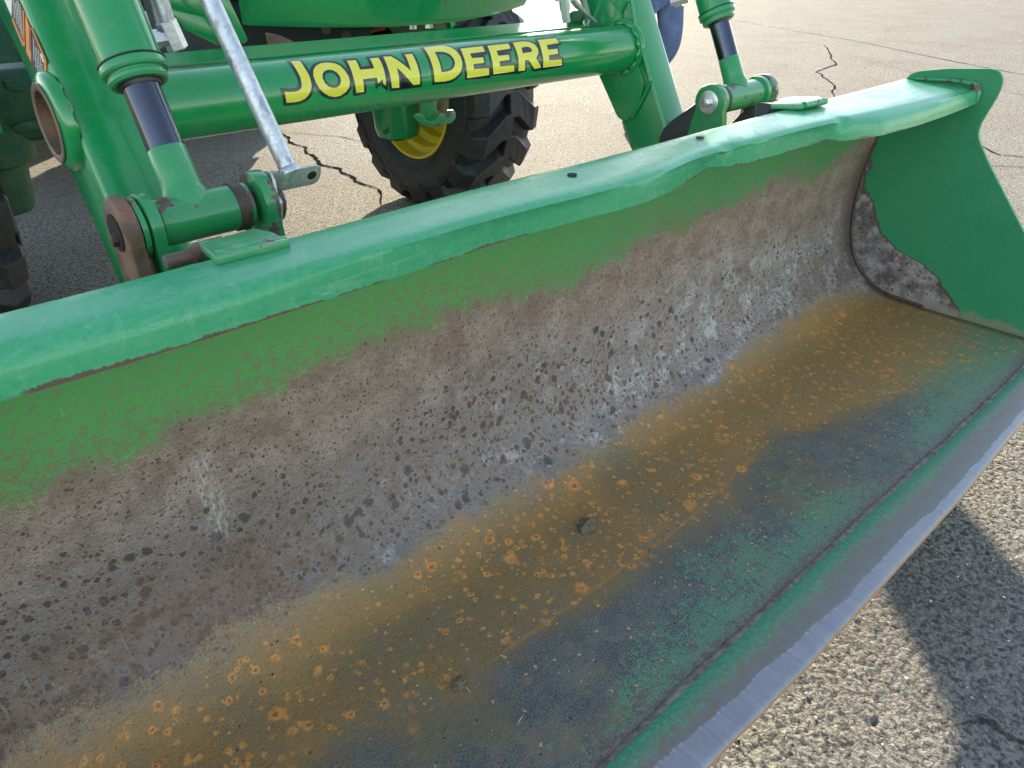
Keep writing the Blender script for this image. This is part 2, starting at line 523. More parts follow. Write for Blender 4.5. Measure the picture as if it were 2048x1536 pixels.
    h = n.add(n.mul(n.noise(uv, 300, 2, .75), .45), n.mul(n.noise(uv, 75, 3, .72), .8))
    dd, _ = n.voro(uv, 128)
    h = n.mul(n.add(h, n.mul(n.step(dd, .05, .35), n.mul(n.step(v, .55, .7), .6))), n.add(.35, n.mul(n.step(v, 1.03, .97), .65)))
    return n.fin(col, rough, metal, n.bump(h, .0024, .7))


M_interior = bucket_interior()


def edge_plate_mat():
    n = NT("scraped_cutting_edge")
    uv = n.coord('UV')
    s = n.sepxyz(uv)
    u, v = s[0], s[1]
    mid = n.noise(uv, 30, 5, .7)
    st = n.noise(n.mapping(uv, (150, 10, 1)), 1, 4, .7)
    big = n.noise(uv, 8, 3)
    blue = n.mix(n.add(n.mul(n.step(st, .3, .7), .22), n.mul(mid, .78)), (0.15, 0.155, 0.180), (0.33, 0.335, 0.365))
    grey = n.mix(mid, (0.11, 0.115, 0.120), (0.20, 0.205, 0.210))
    grit = n.noise(uv, 160, 5, .75)
    green = n.mix(n.step(grit, .45, .65), (0.050, 0.24, 0.130), (0.10, 0.34, 0.205))
    gsh = n.add(v, n.add(n.mul(n.sub(n.noise(uv, 75, 6, .85), .5), .085), n.mul(n.sub(big, .5), .03)))
    gm = n.step(gsh, .048, .068)
    brown = n.mul(n.step(n.noise(uv, 60, 7, .88), .44, .56), n.mul(n.step(v, .020, .045), n.step(v, .082, .058)))
    bsh = n.add(v, n.add(n.mul(n.sub(big, .5), .020), n.mul(n.sub(mid, .5), .008)))
    lo = n.curve(u, [(-.4, .04), (.6, .042), (.75, .034), (1.0, .026), (1.5, .018), (2.46, .012)])
    bm = n.step(n.sub(bsh, lo), .0015, -.0015)
    rim = n.mul(n.step(n.math('ABSOLUTE', n.sub(bsh, lo)), .003, .0), n.step(st, .4, .7))
    col = n.mix(gm, grey, green)
    col = n.mix(n.mul(brown, .8), col, (0.17, 0.12, 0.075))
    col = n.mix(bm, col, blue)
    col = n.mix(n.mul(rim, .3), col, (0.60, 0.64, 0.74))
    lip = n.step(n.add(v, n.mul(n.sub(mid, .5), .006)), .0030, .0012)
    col = n.mix(n.mul(lip, .9), col, (0.30, 0.15, 0.05))
    tm = n.step(v, .088, .0845)
    col = n.mix(n.mul(n.inv(tm), .7), col, (0.34, 0.27, 0.22))
    rough = n.mixf(bm, .5, n.add(n.mul(mid, .25), .30))
    return n.fin(col, rough, n.mul(bm, .6), n.bump(n.add(n.mul(st, .15), grit), .0006, .5))


M_edge = edge_plate_mat()


def lip_mat():
    n = NT("faded_green_lip_paint")
    p = n.coord('Object')
    s = n.sepxyz(p)
    big = n.noise(p, 4, 4)
    mid = n.noise(p, 26, 5, .7)
    col = n.mix(big, (0.026, 0.255, 0.105), (0.052, 0.335, 0.155))
    swirl = n.step(n.noise(n.mapping(p, (8, 70, 60), (0, 0, .5)), 1, 4, .7, 1.5), .50, .72)
    col = n.mix(n.mul(swirl, .42), col, (0.16, 0.36, 0.25))
    swirl2 = n.step(n.noise(n.mapping(p, (30, 9, 9), (0, 0, -.8)), 1, 5, .75, 2.5), .52, .74)
    col = n.mix(n.mul(swirl2, .42), col, (0.21, 0.39, 0.29))
    fs = n.noise(p, 110, 4, .75)
    col = n.mix(n.mul(n.step(fs, .50, .70), .28), col, (0.16, 0.34, 0.24))
    col = n.mix(n.mul(n.step(fs, .44, .34), .30), col, (0.015, 0.14, 0.07))
    sl = n.step(n.noise(n.mapping(p, (12, 160, 90), (0, .1, .25)), 1, 3, .6), .67, .72)
    col = n.mix(n.mul(sl, .35), col, (0.26, 0.46, 0.35))
    # cracks and runs across the rolled edge
    run = n.step(n.noise(n.mapping(p, (190, 6, 12), (0, 0, .15)), 1, 3, .6), .69, .73)
    zone = n.step(n.noise(p, 5, 2), .45, .6)
    fr = n.step(s[2], .652, .642)
    col = n.mix(n.mul(n.mul(run, zone), n.mul(fr, .8)), col, (0.02, 0.075, 0.05))
    # chips
    ch = n.step(n.noise(n.mapping(p, (34, 13, 13), (0, 0, .25)), 1, 5, .72, .4), .700, .715)
    col = n.mix(n.mul(ch, .9), col, (0.10, 0.052, 0.05))
    ed = n.step(n.add(s[2], n.mul(n.sub(n.noise(n.mapping(p, (18, 1, 1)), 1, 6, .85), .5), .020)), .6135, .6120)
    ed = n.mul(ed, n.step(n.noise(n.mapping(p, (1, .1, .1)), 3.2, 4, .7), .44, .52))
    ln = n.mul(n.step(s[2], .6112, .6098), .35)
    ed = n.mx(ed, ln)
    col = n.mix(n.mul(ed, .95), col, n.mix(mid, (0.07, 0.035, 0.034), (0.15, 0.075, 0.06)))
    r = n.add(n.mul(mid, .12), n.add(.22, n.mul(swirl, .12)))
    h = n.add(n.mul(n.noise(p, 9, 4), 2.2), n.sub(n.mul(mid, .2), n.mul(n.mul(run, zone), n.mul(fr, .5))))
    return n.fin(col, r, 0, n.bump(h, .0010, .6), 0, .42)


M_lip = lip_mat()


def side_mat():
    """inner face of the side plate, coordinates Y, Z of the place relative to the bucket"""
    n = NT("side_plate_paint")
    p = n.coord('Object')
    s = n.sepxyz(p)
    y, z = s[1], s[2]          # y = Y-0.6 ; z = height over the floor
    mid = n.noise(p, 22, 5, .7)
    fin = n.noise(p, 110, 4, .7)
    big = n.noise(p, 4, 3)
    green = n.mix(big, (0.012, 0.190, 0.075), (0.024, 0.235, 0.105))
    scr = n.step(n.noise(n.mapping(p, (10, 90, 9), (.35, 0, 0)), 1, 3, .6), .64, .72)
    green = n.mix(n.mul(n.step(n.noise(p, 90, 4, .75), .5, .75), .22), green, (0.10, 0.26, 0.16))
    green = n.mix(n.mul(scr, .28), green, (0.11, 0.22, 0.15))
    green = n.mix(n.mul(n.step(n.noise(n.mapping(p, (5, 130, 22), (.9, 0, 0)), 1, 4, .7), .60, .72), .35), green, (0.14, 0.30, 0.20))
    green = n.mix(n.mul(n.step(mid, .55, .75), .35), green, (0.008, 0.115, 0.05))
    # rust boundary running from the top of the back wall down to the floor
    b = n.curve(z, [(-.01, -.06), (.02, -.05), (.06, -.01), (.10, .04), (.135, .10), (.16, .185), (.20, .235), (.25, .275), (.31, .325), (.40, .338), (.50, .330), (.6, .318)])
    sh = n.add(n.sub(y, b), n.add(n.mul(n.sub(mid, .5), .05), n.mul(n.sub(n.noise(p, 8, 2), .5), .06)))
    rm = n.step(sh, -.003, .003)
    steel = n.mix(n.step(mid, .35, .65), (0.095, 0.070, 0.065), (0.30, 0.27, 0.265))
    steel = n.mix(n.mul(n.step(n.noise(p, 12, 4), .5, .65), .6), steel, (0.05, 0.045, 0.055))
    q = n.spots(n.warp(p, 60, .02), 75, .8, .08, .40)
    steel = n.mix(n.mul(n.step(q, 1.1, .7), .85), steel, (0.035, 0.022, 0.02))
    rim = n.mul(n.step(n.math('ABSOLUTE', sh), .009, .002), 1.0)
    col = n.mix(rm, green, steel)
    col = n.mix(n.mul(rim, .7), col, (0.07, 0.035, 0.025))
    # scuffed foot of the plate
    ft = n.step(n.add(z, n.mul(n.sub(n.noise(p, 30, 6, .8), .5), .10)), .035, .010)
    col = n.mix(n.mul(ft, .65), col, n.mix(fin, (0.19, 0.15, 0.08), (0.28, 0.25, 0.20)))
    sc2 = n.step(n.noise(n.mapping(p, (10, 30, 30)), 1, 6, .85), .66, .70)
    col = n.mix(n.mul(n.mul(sc2, n.step(z, .20, .05)), .6), col, (0.05, 0.05, 0.055))
    h = n.sub(n.mul(n.inv(rm), .8), n.mul(n.step(q, 1.1, .7), n.mul(rm, .8)))
    return n.fin(col, n.add(n.mul(fin, .15), .42), 0, n.bump(h, .0012, .6))


M_side = side_mat()


def weld_mat():
    n = NT("dirty_weld")
    p = n.coord('Object')
    z = n.noise(p, 45, 6, .75)
    col = n.mix(n.step(z, .35, .65), (0.12, 0.10, 0.10), (0.30, 0.25, 0.215))
    o = n.step(n.noise(p, 30, 4, .8), .60, .68)
    col = n.mix(n.mul(o, .6), col, (0.15, 0.07, 0.03))
    return n.fin(col, .6, .2, n.bump(n.noise(p, 110, 4), .002, .8))


M_weld = weld_mat()


def decal_mat(name, c):
    n = NT(name)
    p = n.coord('Object')
    z = n.noise(p, 30, 5, .7)
    col = n.mix(z, tuple(v * .85 for v in c), tuple(min(1, v * 1.1) for v in c))
    w = n.step(n.noise(n.mapping(p, (90, 14, 30), (0, .6, .8)), 1, 3), .72, .76)
    col = n.mix(n.mul(w, .5), col, (0.35, 0.4, 0.35))
    return n.fin(col, n.add(n.mul(z, .1), .22), 0, None, .5)


M_letter = decal_mat("yellow_lettering", (0.66, 0.60, 0.05))
M_outline = decal_mat("navy_lettering_outline", (0.006, 0.011, 0.026))
M_clod = simple("dried_mud", (0.115, 0.098, 0.062), .95, 0, .5, 60, .004)
M_straw = simple("dry_straw", (0.48, 0.42, 0.30), .8)
M_stone = simple("pale_grit", (0.55, 0.53, 0.48), .6)
M_skin = simple("skin", (0.50, 0.29, 0.20), .55, 0, .05)
M_shirt = simple("grey_shirt", (0.18, 0.19, 0.21), .9, 0, .15, 40, .003)
M_hair = simple("brown_hair", (0.05, 0.03, 0.02), .6)
M_boot = simple("brown_leather_boot", (0.07, 0.04, 0.02), .5)
M_eye = simple("dark_eye", (0.02, 0.02, 0.02), .2)

# ------------------------------------------------------------------ object helpers
ORIGIN = {}


def thing(name, loc, label, cat, group=None):
    o = bpy.data.objects.new(name, None)
    o.empty_display_size = .1
    o.location = loc
    COL.objects.link(o)
    o['label'] = label
    o['category'] = cat
    if group:
        o['group'] = group
    ORIGIN[o.name] = Vector(loc)
    return o


def origin(o):
    v = Vector((0, 0, 0))
    while o is not None:
        v = v + ORIGIN.get(o.name, Vector((0, 0, 0)))
        o = o.parent
    return v


def obj(name, bm, mat, parent=None, smooth=40, bevel=0.0, label=None, seg=2):
    """bm holds the shape in place coordinates"""
    org = origin(parent) if parent is not None else Vector((0, 0, 0))
    if org.length > 0:
        bmesh.ops.translate(bm, verts=bm.verts, vec=-org)
    bmesh.ops.recalc_face_normals(bm, faces=bm.faces)
    me = bpy.data.meshes.new(name)
    if bevel > 0:
        es = [e for e in bm.edges if len(e.link_faces) == 2 and e.calc_face_angle(0) > rad(30)]
        bmesh.ops.bevel(bm, geom=es, offset=bevel, segments=seg, profile=.5, affect='EDGES', clamp_overlap=True)
    if smooth:
        for f in bm.faces:
            f.smooth = True
        for e in bm.edges:
            if len(e.link_faces) == 2 and e.calc_face_angle(0) > rad(smooth):
                e.smooth = False
    bm.to_mesh(me)
    bm.free()
    me.materials.append(mat)
    o = bpy.data.objects.new(name, me)
    COL.objects.link(o)
    o.parent = parent
    if label:
        o['label'] = label
    return o


def frame(d):
    d = Vector(d).normalized()
    up = Vector((0, 0, 1)) if abs(d.z) < .9 else Vector((0, 1, 0))
    x = up.cross(d).normalized()
    y = d.cross(x)
    return x, y, d


def add_lathe(bm, p0, d, prof, n=32, a0=0.0, cap=True):
    """prof: (distance along d, radius)"""
    p0 = Vector(p0)
    x, y, z = frame(d)
    rings = []
    for t, r in prof:
        ring = []
        for i in range(n):
            a = a0 + 2 * math.pi * i / n
            ring.append(bm.verts.new(p0 + z * t + (x * math.cos(a) + y * math.sin(a)) * max(r, 1e-5)))
        rings.append(ring)
    for A, Bq in zip(rings, rings[1:]):
        for i in range(n):
            bm.faces.new((A[i], A[(i + 1) % n], Bq[(i + 1) % n], Bq[i]))
    if cap:
        bm.faces.new(rings[0][::-1])
        bm.faces.new(rings[-1])
    return bm


def lathe(p0, d, prof, n=32, a0=0.0, cap=True):
    return add_lathe(bmesh.new(), p0, d, prof, n, a0, cap)


def cyl(p0, p1, r, n=32, r1=None):
    p0, p1 = Vector(p0), Vector(p1)
    L = (p1 - p0).length
    return lathe(p0, p1 - p0, [(0, r), (L, r if r1 is None else r1)], n)


def add_cyl(bm, p0, p1, r, n=24):
    p0, p1 = Vector(p0), Vector(p1)
    return add_lathe(bm, p0, p1 - p0, [(0, r), ((p1 - p0).length, r)], n)


def add_tube(bm, pts, r, n=16, closed_ends=True):
    pts = [Vector(p) for p in pts]
    rings = []
    x = None
    for i, p in enumerate(pts):
        d = (pts[min(i + 1, len(pts) - 1)] - pts[max(i - 1, 0)]).normalized()
        if x is None:
            x, y, _ = frame(d)
        else:
            x = (x - d * x.dot(d)).normalized()
            y = d.cross(x)
        rr = r[i] if isinstance(r, (list, tuple)) else r
        rings.append([bm.verts.new(p + (x * math.cos(2 * math.pi * k / n) + y * math.sin(2 * math.pi * k / n)) * rr) for k in range(n)])
    for A, Bq in zip(rings, rings[1:]):
        for k in range(n):
            bm.faces.new((A[k], A[(k + 1) % n], Bq[(k + 1) % n], Bq[k]))
    if closed_ends:
        bm.faces.new(rings[0][::-1])
        bm.faces.new(rings[-1])
    return bm


def add_box(bm, lo, hi):
    lo, hi = Vector(lo), Vector(hi)
    v = [bm.verts.new((x, y, z)) for x in (lo.x, hi.x) for y in (lo.y, hi.y) for z in (lo.z, hi.z)]
    for f in ((0, 1, 3, 2), (4, 6, 7, 5), (0, 4, 5, 1), (2, 3, 7, 6), (0, 2, 6, 4), (1, 5, 7, 3)):
        bm.faces.new([v[i] for i in f])
    return bm


def box(lo, hi):
    return add_box(bmesh.new(), lo, hi)


def add_prism(bm, loop, d):
    """closed polygon (list of 3-d points) pushed along d"""
    d = Vector(d)
    a = [bm.verts.new(Vector(p)) for p in loop]
    b = [bm.verts.new(Vector(p) + d) for p in loop]
    bm.faces.new(a)
    bm.faces.new(b[::-1])
    k = len(a)
    for i in range(k):
        bm.faces.new((a[i], b[i], b[(i + 1) % k], a[(i + 1) % k]))
    return bm


def yz_plate(x0, x1, pts):
    return add_prism(bmesh.new(), [(x0, y, z) for y, z in pts], (x1 - x0, 0, 0))


def rounded(pts, r, k=5):
    """round the corners of a 2-d polygon; r one value or one per corner"""
    out = []
    n = len(pts)
    for i in range(n):
        p = Vector(pts[i])
        a = Vector(pts[i - 1]) - p
        b = Vector(pts[(i + 1) % n]) - p
        rr = r[i] if isinstance(r, (list, tuple)) else r
        rr = min(rr, a.length * .49, b.length * .49)
        if rr < 1e-5:
            out.append(tuple(p))
            continue
        p1, p2 = p + a.normalized() * rr, p + b.normalized() * rr
        for j in range(k + 1):
            t = j / k
            out.append(tuple(p1 * (1 - t) ** 2 + p * 2 * t * (1 - t) + p2 * t * t))
    return out


# ================================================================== GROUND
def axis_lines(lo, hi, a, b, fine, grow=1.16):
    xs = []
    x = a
    while x < b:
        xs.append(x)
        x += fine
    st = fine
    while x < hi:
        xs.append(x)
        st *= grow
        x += st
    xs.append(hi)
    x = a
    st = fine
    left = []
    while x > lo:
        st *= grow
        x -= st
        left.append(max(x, lo))
    return left[::-1] + xs


def build_ground():
    xs = axis_lines(-900, 900, .55, 2.35, .0041)
    ys = axis_lines(-900, 900, -.12, .75, .0041)
    vs = []
    for y in ys:
        for x in xs:
            z = 0.0
            if .3 < x < 2.7 and -.4 < y < 1.1:
                w = min(1, (x - .3) / .2, (2.7 - x) / .2, (y + .4) / .2, (1.1 - y) / .2)
                q = Vector((x, y, 0))
                z = .0016 * noise.noise(q * 70) + .0016 * noise.noise(q * 130) + .0022 * noise.noise(q * 8)
                z -= .0030 * max(0.0, .36 - noise.voronoi(q * 105)[0][0]) * 2
                z -= .006 * math.exp(-((x - 1.095) ** 2 + (y - .155) ** 2) / .00006)
                z *= w
            vs.append((x, y, z))
    nx = len(xs)
    fs = [(j * nx + i, j * nx + i + 1, (j + 1) * nx + i + 1, (j + 1) * nx + i) for j in range(len(ys) - 1) for i in range(nx - 1)]
    me = bpy.data.meshes.new("ground")
    me.from_pydata(vs, [], fs)
    me.polygons.foreach_set('use_smooth', [True] * len(fs))
    me.materials.append(M_asphalt)
    g = bpy.data.objects.new("ground", me)
    COL.objects.link(g)
    g['kind'] = 'structure'
    return g


ground = build_ground()


def crack(pts, w, seed, z=.004, sub=12, jag=.45):
    rnd = random.Random(seed)
    P = [Vector((x, y, 0)) for x, y in pts]
    line = []
    for a, b in zip(P, P[1:]):
        for i in range(sub):
            line.append(a.lerp(b, i / sub))
    line.append(P[-1])
    bm = bmesh.new()
    prev = None
    L = len(line)
    for i, p in enumerate(line):
        d = (line[min(i + 1, L - 1)] - line[max(i - 1, 0)]).normalized()
        nrm = Vector((-d.y, d.x, 0))
        q = p + nrm * (noise.noise(Vector((i * .16, seed * 7.7, 0))) * 3.4 + noise.noise(Vector((i * .6, seed * 3.7, 5))) * 1.1) * w * jag
        ww = w * rnd.uniform(.35, 1.0) * min(1, .25 + 3 * i / L, .25 + 3 * (L - 1 - i) / L)
        cur = [bm.verts.new(q + nrm * ww * .5 + Vector((0, 0, z))), bm.verts.new(q + Vector((0, 0, z + .0005))), bm.verts.new(q - nrm * ww * .5 + Vector((0, 0, z)))]
        if prev:
            bm.faces.new((prev[0], cur[0], cur[1], prev[1]))
            bm.faces.new((prev[1], cur[1], cur[2], prev[2]))
        prev = cur
    return obj("asphalt_crack", bm, M_crack, ground, smooth=0)


crack([(2.70, 6.0), (2.79, 5.66), (2.66, 5.19), (2.60, 4.83), (2.52, 4.52), (2.50, 4.19), (2.425, 3.79), (2.3, 3.5)], .032, 1)
crack([(2.79, 5.66), (3.05, 5.2), (3.1, 4.9), (2.95, 4.5)], .012, 2)
crack([(18.5, 12.5), (14.9, 9.45), (13.5, 7.2), (12.68, 5.61), (11.5, 4.0), (10.53, 2.55), (9.5, 1.4)], .022, 3)
crack([(11.9, 6.3), (11.73, 5.56), (10.6, 4.9), (9.75, 4.44), (9.0, 4.3), (8.68, 4.04), (8.3, 3.75), (7.79, 3.51), (7.2, 3.2)], .026, 4)
crack([(6.5, 1.75), (6.16, 1.47), (6.2, 1.33), (5.9, 1.1)], .022, 5)
crack([(5.73, 1.50), (5.9, 1.25), (5.6, .9)], .014, 6)
crack([(10.5, 4.4), (9.6, 3.3), (9.0, 2.1), (8.6, 1.2)], .010, 8)
crack([(4.0, 3.3), (4.6, 2.9), (5.4, 2.9), (6.2, 2.5)], .008, 9)

# pale grit and tiny stones lying on the asphalt
bm = bmesh.new()
rg = random.Random(3)
for i in range(170):
    x, y = rg.uniform(.6, 2.3), rg.uniform(-.1, .6)
    r = rg.uniform(.0010, .0028) * (1.9 if rg.random() < .07 else 1)
    m = Matrix.Translation((x, y, r * .5 + .001)) @ Matrix.Rotation(rg.uniform(0, 6), 4, 'Z') @ Matrix.Diagonal((rg.uniform(.7, 1.6), 1, .6, 1))
    v = bmesh.ops.create_icosphere(bm, subdivisions=1, radius=r, matrix=m)
    for q in v['verts']:
        q.co += Vector((rg.uniform(-1, 1), rg.uniform(-1, 1), rg.uniform(-1, 1))) * r * .25
gr = obj("grit", bm, M_stone, None, smooth=0)
gr['kind'] = 'stuff'
gr['label'] = 'pale grit and tiny stones scattered over the asphalt in front of the bucket'
gr['category'] = 'grit'

# ================================================================== BUCKET
FZ = .27
XL, XR = -.35, 2.45
bucket = thing("loader_bucket", (1.05, .6, FZ), "wide worn green steel loader bucket with a rusty orange floor and dented top lip", "bucket")
PROF = [(.298, 0), (.50, 0), (.66, 0), (.72, .001), (.765, .005), (.80, .013), (.832, .027), (.86, .045), (.886, .068), (.907, .095), (.924, .13),
        (.938, .175), (.947, .22), (.951, .27), (.952, .32), (.949, .37), (.943, .43), (.934, .49), (.923, .55), (.912, .60), (.905, .648)]


def shell():
    T = .010
    nx = 110
    bm = bmesh.new()
    uvl = bm.loops.layers.uv.new("UVMap")
    s = [PROF[0][0] - .25]
    for a, b in zip(PROF, PROF[1:]):
        s.append(s[-1] + math.hypot(b[0] - a[0], b[1] - a[1]))
    inner, outer = [], []
    for i in range(nx + 1):
        x = XL + .008 + (XR - XL - .016) * i / nx
        ri, ro = [], []
        for j, (y, z) in enumerate(PROF):
            a = PROF[max(j - 1, 0)]
            b = PROF[min(j + 1, len(PROF) - 1)]
            d = Vector((b[0] - a[0], b[1] - a[1])).normalized()
            nrm = Vector((-d.y, d.x))
            # the plate of a used bucket is never quite true
            wob = .0035 * noise.noise(Vector((x * 2.2, s[j] * 3, 1))) * min(1, j / 3) * min(1, (len(PROF) - 1 - j) / 3)
            wob += .004 * math.exp(-((x - .262) / .012) ** 2) * (1 if s[j] > .7 else 0) * .3
            yy, zz = y + nrm.x * wob, z + nrm.y * wob
            ri.append(bm.verts.new((x, yy, zz + FZ)))
            ro.append(bm.verts.new((x, yy - nrm.x * T, zz - nrm.y * T + FZ)))
        inner.append(ri)
        outer.append(ro)
    fm = {}
    for i in range(nx):
        for j in range(len(PROF) - 1):
            f = bm.faces.new((inner[i][j], inner[i + 1][j], inner[i + 1][j + 1], inner[i][j + 1]))
            for lp, (ii, jj) in zip(f.loops, ((i, j), (i + 1, j), (i + 1, j + 1), (i, j + 1))):
                lp[uvl].uv = (inner[ii][jj].co.x, s[jj])
            g = bm.faces.new((outer[i][j], outer[i][j + 1], outer[i + 1][j + 1], outer[i + 1][j]))
            for lp in g.loops:
                lp[uvl].uv = (lp.vert.co.x, 1.2)
    J = len(PROF) - 1
    for i in range(nx):
        for j in (0, J):
            f = bm.faces.new((inner[i][j], inner[i + 1][j], outer[i + 1][j], outer[i][j]))
            for lp in f.loops:
                lp[uvl].uv = (lp.vert.co.x, .1 if j == 0 else 1.25)
    return obj("shell", bm, M_interior, bucket, smooth=50)


shell()


def lerp_tab(t, x):
    if x <= t[0][0]:
        return t[0][1]
    for (x0, y0), (x1, y1) in zip(t, t[1:]):
        if x <= x1:
            return y0 + (y1 - y0) * (x - x0) / (x1 - x0)
    return t[-1][1]


WELD = [(-.4, .356), (.5, .353), (.74, .349), (1.05, .341), (1.32, .334), (1.72, .318), (2.2, .306), (2.46, .302)]


# cutting edge: flat plate with a bevelled nose, slightly wavy front
def cutting_edge():
    bm = bmesh.new()
    uvl = bm.loops.layers.uv.new("UVMap")
    nx = 160
    rows = []
    prof = [(0, .0005), (.004, .007), (.010, .0095), (.022, .0100), (.040, .0100), (.060, .0100), (.0835, .0100), (.088, .006), (.090, -.006), (.02, -.006), (.003, -.004)]
    for i in range(nx + 1):
        x = XL + .02 + (XR - XL - .04) * i / nx
        y0 = lerp_tab([(.4, .256), (.62, .252), (.86, .238), (1.09, .231), (1.53, .221), (1.95, .222), (2.4, .226)], x) + .0012 * noise.noise(Vector((x * 14, 3, 3)))
        sag = .002 * noise.noise(Vector((x * 1.6, 7, 3)))
        row = []
        for k, (s, z) in enumerate(prof):
            yy = y0 + s / .088 * (lerp_tab(WELD, x) + .001 - y0)
            row.append(bm.verts.new((x, yy, FZ + z - .002 + sag)))
        rows.append(row)
    K = len(prof)
    for i in range(nx):
        for k in range(K):
            k2 = (k + 1) % K
            f = bm.faces.new((rows[i][k], rows[i + 1][k], rows[i + 1][k2], rows[i][k2]))
            for lp in f.loops:
                idx = k if lp.vert in (rows[i][k], rows[i + 1][k]) else k2
                lp[uvl].uv = (lp.vert.co.x, prof[idx][0])
    bm.faces.new(rows[0][::-1])
    bm.faces.new(rows[-1])
    return obj("cutting_edge", bm, M_edge, bucket, smooth=50)


cutting_edge()

# long lumpy weld between edge plate and floor
bm = bmesh.new()
rings = []
rg = random.Random(5)
nx = 620
for i in range(nx + 1):
    x = XL + .02 + (XR - XL - .04) * i / nx
    w = .0108 * (1 + .25 * noise.noise(Vector((x * 9, 0, 0))) + .18 * noise.noise(Vector((x * 55, 2, 0))))
    h = .0070 * (1 + .3 * noise.noise(Vector((x * 70, 5, 0))) + .25 * noise.noise(Vector((x * 12, 9, 0))))
    yc = lerp_tab(WELD, x) + .0042 * noise.noise(Vector((x * 6, 1, 4))) + .0022 * noise.noise(Vector((x * 28, 1, 4)))
    ring = []
    for k in range(9):
        a = math.pi * k / 8
        ring.append(bm.verts.new((x, yc - math.cos(a) * w, FZ - .001 + max(0, math.sin(a)) * h + (.0045 if k < 4 else 0) * (1 - k / 4) + .001 * noise.noise(Vector((x * 130, k * .7, 0))))))
    rings.append(ring)
for A, Bq in zip(rings, rings[1:]):
    for k in range(8):
        bm.faces.new((A[k], Bq[k], Bq[k + 1], A[k + 1]))
obj("weld_bead", bm, M_weld, bucket, smooth=60)

# side plates
outl = [(.262, .0), (.30, .055), (.455, .292), (.612, .475), (.655, .535), (.659, .566), (.636, .655), (.637, .690), (.652, .708), (.672, .713),
        (.78, .703), (.862, .688), (.884, .676), (.905, .640), (.955, .50), (.965, .32), (.952, .19), (.92, .10), (.87, .04), (.80, .002), (.72, -.012), (.30, -.012)]
rr = [.01, .02, .0, .10, .02, .02, .02, .02, .02, .01, .0, .02, .01, .02, .05, .05, .05, .05, .03, .03, .0, .01]
out = rounded(outl, rr, 4)
b_ = yz_plate(XR - .004, XR + .009, [(y, z + FZ) for y, z in out])
sp = obj("side_plate", b_, M_side, bucket, smooth=30, bevel=.0015, seg=1)
sp2 = sp.copy()
COL.objects.link(sp2)
sp2.parent = bucket
sp2.location.x = XL - XR - .005
# corner weld running up the joint of back wall and side plate
bm = bmesh.new()
pts, rs = [], []
for (y, z) in PROF[2:-2]:
    pts.append((XR - .008, y - .004, z + FZ + (.004 if z < .1 else 0)))
    rs.append(.0045 + .002 * noise.noise(Vector((y * 30, z * 30, 0))))
add_tube(bm, pts, rs, 8)
obj("corner_weld", bm, M_rust_dark, bucket, smooth=60)

# top lip: bent channel, pushed in and kinked by use
FRONT = [(-.35, .803), (.05, .801), (.30, .791), (.52, .791), (.72, .795), (.90, .781), (.984, .772), (1.048, .768), (1.13, .780), (1.25, .805), (1.315, .821), (1.337, .809), (1.36, .800),
         (1.443, .785), (1.60, .782), (1.735, .781), (1.752, .770), (1.765, .752), (1.82, .735), (1.907, .712), (2.05, .700), (2.215, .690), (2.35, .684), (2.46, .682)]
BEND = [(-.35, .812), (.07, .807), (.36, .790), (.70, .780), (.94, .765), (1.10, .768), (1.24, .793), (1.372, .785), (1.67, .767), (1.80, .748), (2.02, .724), (2.25, .706), (2.46, .695)]


def smooth_tab(t, x, w):
    return sum(lerp_tab(t, x + w * k / 3) for k in range(-3, 4)) / 7


def top_lip():
    bm = bmesh.new()
    nx = 300
    rows = []
    T = .007
    for i in range(nx + 1):
        x = XL + .006 + (XR - XL - .012) * i / nx
        yf = smooth_tab(FRONT, x, .005)
        yb = smooth_tab(BEND, x, .05)
        kink = 1.8 * math.exp(-((x - 1.350) / .024) ** 2) + 1.6 * math.exp(-((x - 1.770) / .020) ** 2)
        dip = .006 * noise.noise(Vector((x * 2.1, 4, 1)))
        zf = .610 + .004 * noise.noise(Vector((x * 3, 2, 8))) + .006 * math.exp(-((x - 1.33) / .04) ** 2)
        if x > 2.1:
            zf += (x - 2.1) / .36 * .012
        zt = .660 + dip * .5
        zend = zt + (.006 if x > 2.2 else 0)
        path = [(yf, zf), (yf + (yb - yf) * .10 + .0005, zf + .012), (yf + (yb - yf) * .25, zf + .026 - kink * .003), (yf + (yb - yf) * .45 + .0015 + kink * .003, zf + .037 - kink * .004),
                (yb + .0045 + kink * .003, zt - .0075 - kink * .003), (yb + .011, zt - .0028 - kink * .002), (yb + .021, zt), (yb + .045, zt + .0018), (.865, zt + .0035), (.885, zt + .0048), (.894, zt + .003)]
        rows.append(([bm.verts.new((x, y, z + FZ)) for y, z in path], [bm.verts.new((x, min(y + T * (1 if k < 5 else .0), .8925), z + FZ - T * (0 if k < 4 else 1))) for k, (y, z) in enumerate(path)]))
    K = 11
    for (A, a), (B2, b2) in zip(rows, rows[1:]):
        for k in range(K - 1):
            bm.faces.new((A[k], B2[k], B2[k + 1], A[k + 1]))
            bm.faces.new((a[k], a[k + 1], b2[k + 1], b2[k]))
        bm.faces.new((A[0], a[0], b2[0], B2[0]))
        bm.faces.new((A[-1], B2[-1], b2[-1], a[-1]))
    for A, a in (rows[0], rows[-1]):
        for k in range(K - 1):
            bm.faces.new((A[k], A[k + 1], a[k + 1], a[k]))
    return obj("top_lip", bm, M_lip, bucket, smooth=55)


top_lip()
